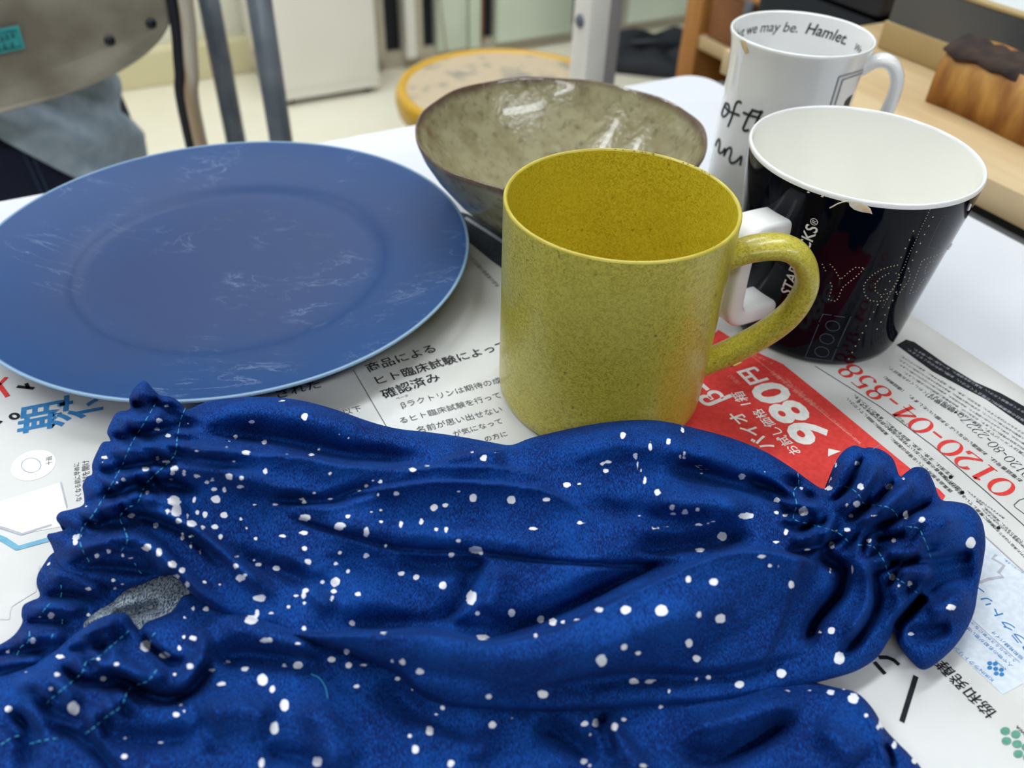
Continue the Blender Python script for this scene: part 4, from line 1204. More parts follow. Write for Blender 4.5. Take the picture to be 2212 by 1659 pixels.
F1 = [
 ('g', [(330, 868), (300, 930), (274, 985), (250, 1035), (212, 1095), (185, 1140), (182, 1180), (205, 1225)], 1.5, 38, 34, (0.02, 0.05)), ('g', [(398, 885), (386, 930), (374, 985), (320, 1040), (288, 1092), (264, 1120), (272, 1160), (268, 1200)], 1.3, 34, 38, (0.02, 0.05)),
 ('g', [(1722, 1015), (1722, 1060), (1720, 1115), (1760, 1135), (1815, 1155), (1850, 1177), (1890, 1185), (1918, 1235), (1950, 1258), (1992, 1290)], 1.5, 34, 30, (0.02, 0.05)), ('g', [(1815, 1045), (1862, 1080), (1916, 1095), (1940, 1123), (1985, 1142), (2008, 1190), (2014, 1222)], 1.2, 36, 26, (0.02, 0.05)),
 # gathers at the left elastic, running into the body
 ('r', [(262, 880), (330, 872), (400, 893)], -3.5, 12, 12), ('r', [(285, 852), (310, 850), (335, 868)], 3.0, 18, 14),
 ('r', [(232, 948), (300, 938), (372, 925), (440, 922)], -4.0, 13, 10), ('r', [(250, 912), (310, 908), (360, 902)], 3.0, 18, 16), ('r', [(340, 872), (370, 868), (398, 885)], 2.5, 12, 16),
 ('r', [(200, 1022), (260, 1012), (330, 1000), (400, 1000)], -3.5, 10, 10), ('r', [(215, 982), (290, 970), (380, 966), (470, 974), (560, 990)], 3.5, 13, 20),
 ('r', [(190, 1052), (250, 1040), (310, 1018), (400, 1012), (500, 1022), (600, 1040)], 3.6, 14, 22), ('r', [(182, 1082), (240, 1070), (300, 1048), (370, 1048), (450, 1068)], -4.0, 12, 12),
 ('r', [(145, 1112), (215, 1100), (285, 1078), (350, 1082), (420, 1108)], 3.6, 14, 18), ('r', [(132, 1140), (200, 1138), (270, 1118), (330, 1122), (400, 1150), (450, 1190), (520, 1250)], -4.5, 12, 13),
 ('r', [(270, 1100), (340, 1108), (410, 1140), (470, 1185), (540, 1240), (610, 1310)], 4.5, 16, 22), ('r', [(120, 1190), (190, 1178), (270, 1168), (330, 1185), (380, 1235), (440, 1290), (520, 1335)], 5.0, 18, 18),
 ('r', [(140, 1225), (220, 1225), (300, 1232), (360, 1240)], -3.0, 14, 12), ('r', [(300, 1090), (310, 1060), (330, 1040)], -2.0, 10, 10),
 # long folds of the body
 ('s', [(383, 956), (434, 964), (488, 965), (535, 974), (615, 979), (687, 988), (720, 997), (800, 1004), (863, 1008), (924, 1004), (953, 997), (972, 984), (1025, 973), (1098, 964)], 5.0, 12, 60, (0.1, 0.05)),
 ('r', [(400, 935), (500, 940), (620, 955), (760, 985), (900, 992), (960, 985)], -5.0, 26, 14),
 ('r', [(420, 895), (560, 880), (680, 900), (800, 935)], 2.5, 40, 30),
 ('s', [(924, 1006), (1000, 1003), (1080, 1007), (1140, 1017), (1200, 1034)], 2.0, 8, 22),
 ('r', [(560, 1075), (650, 1083), (720, 1083), (780, 1068), (830, 1058)], -4.5, 20, 9),
 ('s', [(700, 1084), (722, 1077), (772, 1059), (819, 1052), (895, 1040), (953, 1035), (1025, 1037), (1080, 1041), (1134, 1047), (1181, 1056), (1235, 1082), (1290, 1112)], 4.0, 9, 34, (0.12, 0.2)),
 ('r', [(460, 1035), (560, 1045), (660, 1070), (760, 1100)], 2.5, 22, 30),
 ('r', [(600, 1110), (690, 1141), (754, 1158), (830, 1179), (900, 1188), (1000, 1191), (1110, 1205), (1200, 1215), (1320, 1221), (1450, 1222)], -2.2, 7, 5, (0.1, 0.1)),
 ('r', [(640, 1100), (740, 1130), (850, 1150), (980, 1158), (1100, 1170), (1250, 1190)], 2.0, 30, 28),
 ('r', [(850, 1205), (930, 1222), (1000, 1215), (1040, 1200)], -3.5, 22, 26), ('r', [(1042, 1200), (1020, 1250), (990, 1310), (940, 1350)], -4.0, 12, 34, (0.1, 0.3)),
 ('r', [(1075, 1215), (1065, 1270), (1040, 1330)], 3.0, 40, 20),
 ('r', [(480, 1180), (560, 1220), (660, 1250), (760, 1300)], -3.0, 26, 20), ('r', [(590, 1180), (650, 1220), (690, 1280), (720, 1340)], 3.0, 30, 26),
 ('r', [(700, 1200), (800, 1230), (900, 1290), (960, 1330)], -2.5, 40, 30),
 # big front lobe
 ('r', [(700, 1350), (820, 1352), (940, 1352), (1040, 1372), (1130, 1355), (1210, 1325), (1290, 1285), (1380, 1240), (1480, 1205)], -5.0, 34, 14, (0.15, 0.1)),
 ('s', [(560, 1362), (640, 1362), (700, 1366), (808, 1365), (900, 1364), (1000, 1373), (1060, 1387), (1156, 1369), (1224, 1348), (1297, 1311), (1387, 1264), (1500, 1213), (1560, 1192), (1640, 1184), (1720, 1198), (1780, 1222)], 8.0, 12, 130, (0.15, 0.05)),
 ('r', [(760, 1395), (900, 1400), (1050, 1430), (1200, 1420), (1400, 1360), (1560, 1300), (1680, 1270)], 5.0, 70, 60),
 ('r', [(1080, 1508), (1229, 1475), (1376, 1458), (1552, 1462), (1690, 1432), (1780, 1412)], -3.0, 14, 30),
 ('r', [(760, 1460), (880, 1450), (1000, 1462), (1100, 1480)], -1.5, 30, 20),
 # upper right lobe
 ('r', [(1180, 985), (1300, 960), (1420, 960), (1520, 985), (1620, 1030)], 3.0, 40, 40),
 ('r', [(1430, 1010), (1500, 1018), (1570, 1040), (1640, 1060), (1700, 1075)], -5.0, 22, 22), ('r', [(1240, 1090), (1350, 1110), (1450, 1125), (1540, 1118)], -2.0, 26, 20),
 ('r', [(1380, 1075), (1480, 1085), (1560, 1090), (1630, 1110)], 4.0, 34, 36), ('r', [(1350, 1190), (1450, 1185), (1560, 1172), (1640, 1160)], -4.5, 34, 12),
 # gathers at the right elastic
 ('r', [(1600, 1030), (1660, 1050), (1725, 1085)], -4.0, 10, 10), ('r', [(1690, 1030), (1730, 1062), (1770, 1082)], -4.0, 12, 10), ('r', [(1640, 1062), (1690, 1095), (1715, 1130)], -3.0, 10, 10),
 ('r', [(1690, 1065), (1740, 1090), (1780, 1105)], 3.5, 12, 12), ('r', [(1680, 1128), (1730, 1140), (1790, 1120)], -3.0, 9, 9), ('r', [(1700, 1165), (1745, 1160), (1800, 1140)], 3.0, 12, 12),
 ('r', [(1690, 1195), (1750, 1185), (1800, 1172), (1840, 1150)], -4.0, 10, 10), ('r', [(1760, 1195), (1790, 1208), (1822, 1235), (1812, 1284), (1760, 1347), (1745, 1405)], -7.0, 14, 18, (0.1, 0.15)),
 ('r', [(1850, 1170), (1864, 1216), (1880, 1272), (1862, 1335), (1805, 1385)], 4.0, 20, 20), ('r', [(1893, 1205), (1889, 1254), (1893, 1310), (1850, 1385), (1800, 1420)], -5.0, 12, 14),
 ('r', [(1930, 1250), (1945, 1310), (1912, 1380)], 3.0, 18, 20), ('r', [(2000, 1285), (1968, 1318), (1940, 1345), (1932, 1380)], -7.0, 12, 12, (0.1, 0.0)),
 # right frill: petals and the valleys between them
 ('r', [(1770, 1085), (1805, 1050), (1842, 985)], 2.5, 12, 12), ('r', [(1795, 1090), (1835, 1045), (1868, 975)], -3.5, 8, 8), ('r', [(1800, 1110), (1860, 1060), (1905, 990)], 4.5, 20, 18),
 ('r', [(1820, 1130), (1890, 1085), (1942, 1030)], -5.0, 10, 12), ('r', [(1830, 1140), (1920, 1085), (1985, 1025)], 4.5, 18, 20), ('r', [(1860, 1150), (1930, 1125), (1990, 1095), (2030, 1080)], -5.0, 11, 12),
 ('r', [(1900, 1150), (1990, 1130), (2085, 1120)], 4.0, 26, 40), ('r', [(1880, 1165), (1930, 1158), (1960, 1150)], -4.0, 9, 9), ('r', [(1900, 1185), (1960, 1195), (2010, 1175)], 3.0, 16, 14),
 ('r', [(1905, 1212), (1950, 1215), (1990, 1200)], -4.0, 8, 10), ('r', [(1930, 1230), (1990, 1240), (2020, 1250)], 4.0, 18, 20),
 ('r', [(2000, 1225), (2050, 1205), (2110, 1195)], -4.0, 14, 22), ('r', [(1985, 1290), (2040, 1250), (2115, 1235)], -4.0, 24, 30), ('r', [(2000, 1330), (2060, 1300), (2100, 1280)], 2.5, 26, 30), ('r', [(1950, 1375), (2010, 1365), (2060, 1350)], -3.0, 20, 20),
]
c1 = Cloth(T1 + RC + B1O + LC, F1, (7.0, 55.0), step=4.0, base_power=2.6)
ac1 = empty('arm_cover', U(1000, 1200, 0.0), 'dark blue white-spotted cotton arm cover lying crosswise against the mustard mug', 'arm cover', group='spotted arm covers')
c1.build('sleeve', M_BLUE, ac1)
S1 = [[(338, 868), (318, 903), (284, 959), (264, 1006), (250, 1031), (224, 1075), (199, 1115), (177, 1143), (174, 1176), (197, 1221)],
      [(401, 880), (390, 908), (383, 945), (374, 988), (318, 1042), (297, 1086), (275, 1097), (259, 1118), (269, 1143), (275, 1169), (259, 1194)], [(290, 1215), (300, 1232), (308, 1242)],
      [(1723, 1020), (1725, 1044), (1714, 1063), (1721, 1089), (1714, 1119), (1733, 1128), (1751, 1132), (1770, 1138), (1796, 1145), (1818, 1156), (1837, 1175)],
      [(1852, 1177), (1886, 1181), (1908, 1209), (1916, 1231), (1923, 1242), (1949, 1257), (1975, 1276), (1994, 1293)],
      [(1822, 1050), (1841, 1057), (1856, 1070), (1865, 1087), (1882, 1091), (1916, 1095), (1934, 1108), (1940, 1123)], [(1957, 1138), (1983, 1141), (1994, 1160), (2005, 1186), (2013, 1220)]]
for s in S1: stitches('stitching', c1, s, ac1)

# ---- front arm cover
ac2 = empty('arm_cover', U(900, 1560, 0.0), 'dark blue white-spotted cotton arm cover nearest the viewer with its cuff open', 'arm cover', group='spotted arm covers')
CB = [(135, 1190, 10), (112, 1196, 10), (97, 1215, 10), (82, 1240, 10), (79, 1262, 9), (86, 1288, 8), (66, 1298, 9), (50, 1308, 9), (46, 1328, 8), (48, 1345, 8), (30, 1372, 8), (0, 1392, 8), (-40, 1410, 8), (-90, 1440, 8),
      (-90, 1560, 8), (40, 1500, 9), (150, 1440, 10), (185, 1375, 9), (232, 1322, 9), (268, 1292, 9), (300, 1280, 8), (360, 1240, 8), (300, 1200, 9), (220, 1190, 10)]
FB = [('r', [(86, 1290), (130, 1285), (190, 1290), (230, 1310)], -3.0, 10, 10), ('r', [(48, 1345), (100, 1342), (160, 1345)], -2.5, 9, 9), ('r', [(90, 1240), (150, 1245), (200, 1268), (235, 1290)], 4, 22, 20), ('r', [(60, 1316), (120, 1312), (190, 1325)], 3.5, 14, 14),
      ('r', [(20, 1390), (90, 1372), (150, 1380)], 3.5, 18, 18), ('r', [(-40, 1420), (40, 1410), (110, 1400)], -2.5, 10, 10), ('r', [(-40, 1445), (40, 1430), (100, 1425)], 2.5, 14, 10)]
cb = Cloth(CB, FB, (5.0, 34.0), step=4.0)
cb.build('cuff_back', M_BLUE, ac2)
LIN = [(285, 1262, 11), (330, 1240, 10), (385, 1232, 9), (425, 1262, 8), (425, 1310, 8), (395, 1335, 10), (360, 1350, 10), (310, 1375, 9), (250, 1385, 9), (180, 1385, 9), (158, 1372, 10), (175, 1345, 11), (210, 1318, 12), (240, 1302, 12), (258, 1285, 12)]
cl_ = Cloth(LIN, [('r', [(240, 1330), (300, 1320), (360, 1300)], -2.5, 14, 14), ('r', [(170, 1350), (210, 1335), (260, 1320)], 2.0, 10, 8)], (3.0, 26.0), step=4.0)
cl_.build('cuff_lining', M_LINING, ac2)
T2 = [(-90, 1480, 8), (-40, 1462, 9), (10, 1452, 11), (70, 1434, 13), (119, 1406, 16), (145, 1383, 18), (172, 1362, 20), (217, 1335, 22), (252, 1324, 23), (276, 1328, 22), (292, 1350, 18), (302, 1360, 16), (316, 1344, 17), (345, 1333, 16), (375, 1318, 14), (400, 1285, 12), (460, 1290, 11), (560, 1315, 11), (700, 1350, 11),
      (850, 1400, 10), (1000, 1450, 8), (1200, 1470, 7), (1500, 1470, 6), (1700, 1465, 5), (1800, 1484, 7), (1850, 1496, 8), (1885, 1530, 8), (1910, 1572, 7), (1940, 1605, 6), (1965, 1630, 6), (1995, 1668, 6), (2010, 1730, 6), (1800, 1790, 8), (1400, 1800, 10), (900, 1800, 10), (400, 1800, 10), (-90, 1790, 10)]
F2 = [
 ('g', [(290, 1355), (245, 1392), (190, 1430), (140, 1485), (90, 1530), (20, 1600)], 1.4, 46, 34, (0.05, 0.05)), ('g', [(345, 1440), (300, 1485), (255, 1530), (172, 1592)], 1.2, 44, 34, (0.05, 0.05)),
 ('r', [(130, 1410), (180, 1400), (230, 1390), (280, 1372)], -3.0, 10, 12), ('r', [(165, 1375), (215, 1352), (262, 1345)], 3.0, 14, 16), ('r', [(120, 1430), (170, 1470), (230, 1480), (290, 1490), (330, 1520)], -4.5, 12, 10),
 ('r', [(200, 1425), (260, 1440), (320, 1460), (370, 1455)], 4.0, 18, 20), ('r', [(300, 1360), (330, 1400), (375, 1430), (410, 1425)], -4.0, 10, 14), ('r', [(300, 1385), (340, 1410), (380, 1445)], -3.0, 8, 8),
 ('r', [(420, 1350), (440, 1390), (430, 1430), (405, 1470), (370, 1490)], 4.5, 22, 22), ('r', [(460, 1430), (420, 1480), (380, 1508), (330, 1505), (270, 1470), (200, 1455)], -6.5, 14, 14, (0.1, 0.2)),
 ('r', [(440, 1350), (540, 1355), (640, 1390), (720, 1420)], 5.0, 34, 44), ('r', [(440, 1425), (520, 1415), (620, 1418), (720, 1440)], -4.0, 20, 28),
 ('r', [(20, 1480), (80, 1470), (140, 1490), (170, 1540)], 3.5, 22, 26), ('r', [(10, 1535), (48, 1565), (62, 1610), (55, 1680)], -3.4, 24, 24), ('r', [(90, 1560), (170, 1592), (230, 1645), (270, 1710)], -3.4, 14, 16), ('r', [(90, 1500), (130, 1540), (180, 1560)], -3, 12, 14),
 ('r', [(180, 1560), (230, 1530), (280, 1500)], 3.0, 22, 20), ('r', [(210, 1585), (320, 1602), (410, 1592), (440, 1560)], -3.2, 30, 24, (0.4, 0.3)), ('r', [(425, 1545), (455, 1580), (475, 1640)], -1.8, 22, 22), ('r', [(420, 1545), (520, 1530), (600, 1560)], 4.5, 36, 50),
 ('r', [(640, 1500), (700, 1560), (720, 1620), (740, 1680)], 4.0, 50, 50), ('r', [(560, 1620), (640, 1640), (720, 1660)], -3.0, 26, 24), ('r', [(800, 1470), (880, 1520), (960, 1570), (1060, 1600)], -4.0, 34, 30),
 ('r', [(880, 1560), (980, 1590), (1080, 1640)], 3.0, 40, 30), ('r', [(1150, 1560), (1230, 1600), (1290, 1650)], -5.0, 30, 24), ('r', [(1310, 1540), (1335, 1590), (1370, 1640), (1400, 1680)], 5.0, 18, 40), ('r', [(1300, 1530), (1310, 1580), (1330, 1640)], -4.0, 12, 18),
 ('r', [(1440, 1620), (1540, 1640), (1620, 1610), (1680, 1570), (1740, 1560)], -4.5, 26, 26), ('r', [(1450, 1570), (1560, 1560), (1660, 1530), (1760, 1520)], 3.0, 30, 30), ('r', [(1760, 1560), (1820, 1600), (1860, 1650)], 3.5, 40, 40),
 ('r', [(1850, 1510), (1885, 1560), (1905, 1610), (1915, 1660)], 2.0, 20, 14), ('r', [(1905, 1600), (1925, 1635), (1930, 1670)], -4.0, 8, 8),
]
c2 = Cloth(T2, F2, (9.0, 60.0), step=4.0, base_power=2.6)
c2.build('sleeve', M_BLUE, ac2)
S2 = [[(337, 1366), (328, 1376), (325, 1395)], [(279, 1362), (245, 1392), (215, 1418), (187, 1430), (176, 1455), (140, 1485), (108, 1512), (90, 1530)], [(340, 1445), (320, 1470), (280, 1488), (262, 1525), (230, 1548), (195, 1578), (172, 1590)],
      [(0, 1610), (30, 1592), (56, 1588)], [(62, 1608), (90, 1600), (130, 1594)]]
for s in S2: stitches('stitching', c2, s, ac2)
SB = [[(132, 1262), (133, 1282), (128, 1298)], [(110, 1302), (95, 1318), (88, 1330)], [(197, 1328), (185, 1350), (180, 1368)], [(64, 1362), (62, 1385), (45, 1398), (35, 1420)], [(135, 1336), (133, 1358)], [(115, 1368), (110, 1385)]]
for s in SB: stitches('stitching', cb, s, ac2)
# loose thread ends
for cl0, pts, par in ((c2, [(672, 1456), (690, 1465), (703, 1485), (708, 1508)], ac2), (c1, [(1878, 975), (1892, 966), (1902, 961)], ac1)):
    q = catmull(pts, 6)
    z = np.array([0.0285 if par is ac1 else h + 0.0006 for h in cl0.height(q)])
    w = U_np(q[:, 0], q[:, 1], z) - np.array(par.location)
    v, f = sweep([tuple(x) for x in w], circ(0.00012, 5))
    mesh_obj('thread_end', v, f, M_THREAD, par)
# ------------------------------------------------------------------ background furniture
def on_plane(px, py, n, d):
    r = Vector(ray(px, py)); o = Vector((0, 0, CAM_H))
    t = (d - o.dot(n)) / r.dot(n)
    return o + r * t
def loc_ab(v, a, b, z):      # world -> local of a TROT-rotated empty at AB(a, b, z)
    return Vector((v.dot(TA) - a, v.dot(TB) - b, v.z - z))

M_CHAIRB = mat('worn_grey_laminate', srgb(168, 162, 150), 0.4, col2=srgb(128, 120, 108), scale=18, detail=7)
M_WORN = mat('worn_pale_edge', srgb(176, 170, 158), 0.5, scale=60)
M_BLACKP = mat('black_plastic', srgb(14, 20, 34), 0.35, scale=20)
M_RUST = mat('chipped_chrome', srgb(214, 206, 192), 0.35, metal=0.25, col2=srgb(158, 120, 70), scale=60, stretch=(1, 1, 0.15))
M_TEALS = mat('teal_sticker', srgb(64, 182, 186), 0.5, scale=60)
M_TEALD = mat('teal_print', srgb(16, 104, 108), 0.5, scale=60)
M_WHITEC = mat('white_cabinet_paint', srgb(244, 242, 236), 0.45, col2=srgb(236, 234, 226), scale=4)
M_GREENP = mat('pale_green_paint', srgb(222, 232, 216), 0.5, col2=srgb(212, 224, 206), scale=5)
M_BEIGEP = mat('beige_frame_paint', srgb(186, 178, 160), 0.5, scale=10)
M_DARK = mat('dark_interior', srgb(16, 20, 30), 0.7, col2=srgb(26, 32, 40), scale=8)
M_POST = mat('pale_grey_post_paint', srgb(248, 245, 240), 0.4, col2=srgb(242, 238, 233), scale=20)
M_YRIM = mat('yellow_rim', srgb(206, 160, 34), 0.35, scale=12)
M_STOOL = mat('floral_seat_vinyl', srgb(196, 178, 150), 0.5, col2=srgb(140, 136, 128), scale=34, detail=3, lo=0.52, hi=0.66)
M_WOOD = mat('pine_wood', srgb(206, 182, 142), 0.5, col2=srgb(190, 162, 120), scale=16, detail=6, stretch=(3, 0.5, 3), bump=0.08)
M_OAK = mat('honey_wood', srgb(186, 130, 66), 0.5, col2=srgb(160, 104, 48), scale=14, detail=5, stretch=(4, 4, 0.5))
M_BROWN = mat('brown_wood_box', srgb(142, 86, 44), 0.4, col2=srgb(116, 66, 32), scale=14, detail=5)
M_LOG = mat('raw_log_wood', srgb(196, 146, 72), 0.6, col2=srgb(142, 90, 36), scale=52, detail=6, stretch=(1, 1.5, 0.5), bump=0.4)
M_BARK = mat('dark_bark', srgb(62, 44, 34), 0.9, col2=srgb(38, 28, 26), scale=90, bump=0.8)
M_CARD = mat('tan_cardboard', srgb(172, 150, 104), 0.7, scale=30)
M_GREYB = mat('grey_board', srgb(92, 92, 92), 0.6, col2=srgb(80, 82, 84), scale=12)
M_PALE = mat('pale_grey_paper', srgb(206, 210, 212), 0.7, scale=12)

# ---- chair on the left, seen from behind
ch = empty('stacking_chair', AB(-0.09, 0.8, FLOOR), 'worn grey-brown laminate chair back with chrome frame and teal sticker', 'chair', TROT)
CB0 = (-0.09, 0.8, FLOOR)
out = [(-620, 200), (-560, 262), (-430, 292), (-300, 298), (-150, 274), (0, 243), (100, 217), (200, 184), (290, 140), (345, 95), (371, 50), (380, 0), (381, -90), (370, -160), (340, -200), (100, -230), (-300, -230), (-560, -150), (-620, 0)]
loop = [loc_ab(on_plane(x, y, TB, 0.8), *CB0) for x, y in catmull([(float(x), float(y)) for x, y in out], 5, closed=True)]
def bowed(v, dy): return Vector((v.x, dy + 0.25 * v.x * v.x, v.z))
bm = bmesh.new()
f1 = [bm.verts.new(bowed(v, 0.0)) for v in loop]
f2 = [bm.verts.new(bowed(v, 0.012)) for v in loop]
bm.faces.new(f1); bm.faces.new(f2[::-1])
for i in range(len(loop)):
    j = (i + 1) % len(loop)
    bm.faces.new((f1[i], f1[j], f2[j], f2[i]))
bm_obj('backrest', bm, M_CHAIRB, ch)
v, f = sweep([bowed(q, 0.004) for q in loop], circ(0.0022, 6), closed_path=True)
mesh_obj('edge_trim', v, f, M_WORN, ch)
def chq(px, py, d=-0.001):
    q = loc_ab(on_plane(px, py, TB, 0.8), *CB0); return bowed(q, d)
st = mesh_obj('sticker', [chq(-60, 73), chq(40, 55), chq(54, 105), chq(-48, 126)], [(0, 1, 2, 3)], M_TEALS, ch, smooth=False)
v, f = sweep([chq(-52, 80, -0.0014), chq(34, 64, -0.0014), chq(46, 100, -0.0014), chq(-42, 117, -0.0014)], circ(0.0006, 5), closed_path=True)
mesh_obj('sticker_border', v, f, M_TEALD, st)
for k, (x0, y0) in enumerate(((2, 78), (13, 74), (25, 70), (-10, 82), (8, 95), (24, 92), (-6, 99))):
    v, f = sweep([chq(x0, y0, -0.0014), chq(x0 + 4, y0 + 11, -0.0014)], circ(0.0012, 5))
    mesh_obj('sticker_print', v, f, M_TEALD, st)
for px, py in ((239, 92), (330, 57)):
    q = chq(px, py, -0.0005)
    v, f = lathe([(0, 0.002), (0.003, 0.0015), (0.0045, 0.0)], 14)
    v = [(q.x + a, q.y - c, q.z + b) for a, b, c in v]
    mesh_obj('screw', v, f, M_BLACKP, ch)
# frame: tubes rising beside the backrest, down to the floor
for sx in (1, -1):
    qs = [loc_ab(on_plane(x, y, TB, 0.8), *CB0) for x, y in ((380, -110), (401, 0), (410, 80), (415, 160), (431, 300))]
    low = qs[-1]
    pts = catmull([(sx * q.x, 0.004, q.z) for q in qs] + [(sx * (low.x + 0.004), -0.01, 0.3), (sx * (low.x + 0.006), -0.03, 0.012)], 6)
    v, f = sweep(pts, circ(0.0072, 12)); mesh_obj('frame_tube', v, f, M_RUST, ch)
    qs = [loc_ab(on_plane(x, y, TB, 0.8), *CB0) for x, y in ((350, -110), (375, 0), (387, 80), (393, 160), (412, 300))]
    pts = catmull([(sx * q.x, 0.006, q.z) for q in qs] + [(sx * (low.x - 0.006), -0.008, 0.3)], 6)
    v, f = sweep(pts, circ(0.0055, 10)); mesh_obj('frame_strip', v, f, M_BLACKP, ch)
bm_obj('seat', box_bm(-0.19, 0.148, 0.06, 0.40, 0.425, 0.447, 0.012, 3), M_BLACKP, ch, smooth=True)
for sx in (-0.15, 0.12):
    tube('leg', [(sx, 0.36, 0.43), (sx * 1.05, 0.40, 0.2), (sx * 1.1, 0.43, 0.0)], 0.010, M_RUST, ch)
    tube('seat_rail', [(sx, 0.0, 0.418), (sx, 0.2, 0.418), (sx, 0.37, 0.418)], 0.009, M_RUST, ch)

# ---- person sitting on that chair with their back to the table
M_SKIN = mat('skin', srgb(214, 170, 140), 0.6, scale=20)
M_SHIRT = mat('blue_grey_cotton', srgb(168, 184, 198), 0.85, col2=srgb(150, 168, 184), scale=60)
M_NAVY = mat('navy_denim', srgb(10, 18, 44), 0.85, col2=srgb(14, 26, 54), scale=300)
M_HAIR = mat('dark_hair', srgb(24, 20, 18), 0.5, scale=80)
pe = empty('person', AB(-0.09, 0.99, FLOOR), 'person in blue-grey shirt and navy trousers seated on the worn chair, back turned', 'person', TROT)
J = [(0, 0.0, 0.56), (0, 0.0, 0.70), (0, 0.03, 0.86), (0, 0.05, 1.00), (0, 0.07, 1.09), (0, 0.09, 1.17), (0, 0.10, 1.27)]
R = [(0.13, 0.10), (0.125, 0.095), (0.14, 0.10), (0.12, 0.08), (0.05, 0.05), (0.075, 0.085), (0.07, 0.085)]
E = [(0, 1), (1, 2), (2, 3), (3, 4), (4, 5), (5, 6)]
for s in (-1, 1):
    k = len(J)
    J += [(s * 0.09, 0.06, 0.545), (s * 0.11, 0.43, 0.52), (s * 0.11, 0.45, 0.09), (s * 0.12, 0.56, 0.04)]
    R += [(0.085, 0.085), (0.058, 0.058), (0.04, 0.04), (0.035, 0.028)]
    E += [(0, k), (k, k + 1), (k + 1, k + 2), (k + 2, k + 3)]
    k = len(J)
    J += [(s * 0.15, 0.06, 0.99), (s * 0.15, 0.16, 0.76), (s * 0.12, 0.36, 0.77), (s * 0.11, 0.44, 0.78)]
    R += [(0.05, 0.05), (0.04, 0.04), (0.03, 0.03), (0.032, 0.02)]
    E += [(3, k), (k, k + 1), (k + 1, k + 2), (k + 2, k + 3)]
    for q in range(4):
        J += [(s * 0.11 + (q - 1.5) * 0.02, 0.495, 0.778), (s * 0.11 + (q - 1.5) * 0.021, 0.525, 0.765)]
        R += [(0.009, 0.009), (0.008, 0.008)]
        E += [(k + 3, len(J) - 2), (len(J) - 2, len(J) - 1)]
    J += [(s * 0.078, 0.46, 0.772)]; R += [(0.01, 0.01)]; E += [(k + 3, len(J) - 1)]
me = bpy.data.meshes.new('body'); me.from_pydata(J, E, []); me.update(); me.materials.append(M_SKIN)
body = link(bpy.data.objects.new('body', me), pe)
sk = body.modifiers.new('skin', 'SKIN'); sk.use_smooth_shade = True
for i, d in enumerate(me.skin_vertices[0].data): d.radius = R[i]
me.skin_vertices[0].data[0].use_root = True
ss = body.modifiers.new('sub', 'SUBSURF'); ss.levels = 1; ss.render_levels = 2
def loft(name, rings, m, n=72, wr=0.0, hem=None, seed=0):
    vs, fs = [], []
    for i, (cx, cy, cz, rx, ry) in enumerate(rings):
        for k in range(n):
            t = 2 * math.pi * k / n
            c, s = math.cos(t), math.sin(t)
            ex = math.copysign(abs(c) ** 0.8, c); ey = math.copysign(abs(s) ** 0.8, s)
            w = wr * (math.sin(cz * 95 + 2.1 * math.sin(t * 3) + seed) + 0.7 * math.sin(cz * 150 + 5 * t) + 0.5 * math.sin(t * 7 + cz * 30))
            z = cz
            if hem:
                h0 = hem(ex * rx, ey)
                z = h0 + (rings[-1][2] - h0) * (i / (len(rings) - 1))
            vs.append((cx + ex * (rx + w), cy + ey * (ry + w), z))
    for i in range(len(rings) - 1):
        for k in range(n):
            k2 = (k + 1) % n
            fs.append((i * n + k, i * n + k2, (i + 1) * n + k2, (i + 1) * n + k))
    return mesh_obj(name, vs, fs, m, pe)
# shirt: hem rides up in the middle of the back
zs = np.linspace(0.49, 1.03, 40)
rings = []
for z in zs:
    t = (z - 0.49) / 0.54
    rings.append((0, 0.06 * max(0, t - 0.4) / 0.6, z, 0.172 - 0.022 * math.sin(math.pi * min(1, t * 1.4)) - 0.05 * max(0, t - 0.85) / 0.15, 0.135 - 0.02 * t - 0.03 * max(0, t - 0.85) / 0.15))
loft('shirt', rings, M_SHIRT, wr=0.0036, hem=lambda x, ey: max(0.462, min(0.63, 0.603 - 1.04 * (x - 0.034))) if x > -0.01 else 0.63 + (x + 0.01) * 0.5)
loft('trousers', [(0, 0.0, z, 0.156 - 0.02 * max(0, (z - 0.58) / 0.07), 0.122 - 0.012 * max(0, (z - 0.56) / 0.07)) for z in np.linspace(0.452, 0.66, 12)], M_NAVY, wr=0.0008)
for s in (-1, 1):
    v, f = sweep(catmull([(s * 0.075, 0.08, 0.53), (s * 0.10, 0.25, 0.525), (s * 0.11, 0.46, 0.52), (s * 0.11, 0.49, 0.44), (s * 0.11, 0.47, 0.25), (s * 0.11, 0.47, 0.07)], 6), circ(0.066, 20), scale=[1.1 - 0.011 * k for k in range(31)])
    mesh_obj('trouser_leg', v, f, M_NAVY, pe)
    v, f = sweep(catmull([(s * 0.11, 0.055, 0.995), (s * 0.145, 0.07, 0.93), (s * 0.15, 0.14, 0.79)], 6), circ(0.055, 18))
    mesh_obj('shirt_sleeve', v, f, M_SHIRT, pe)
    v, f = sweep([(s * 0.115 + 0, 0.42, 0.035), (s * 0.12, 0.5, 0.035), (s * 0.12, 0.60, 0.025)], rrect(0.085, 0.07, 0.025))
    mesh_obj('shoe', v, f, M_BLACKP, pe)
v, f = lathe([(0, 0.105), (0.05, 0.095), (0.08, 0.06), (0.092, 0.01), (0.09, -0.05), (0.075, -0.1), (0.06, -0.11)], 28)
mesh_obj('hair', [(x, y * 1.05 + 0.09, z + 1.26) for x, y, z in v], f, M_HAIR, pe)
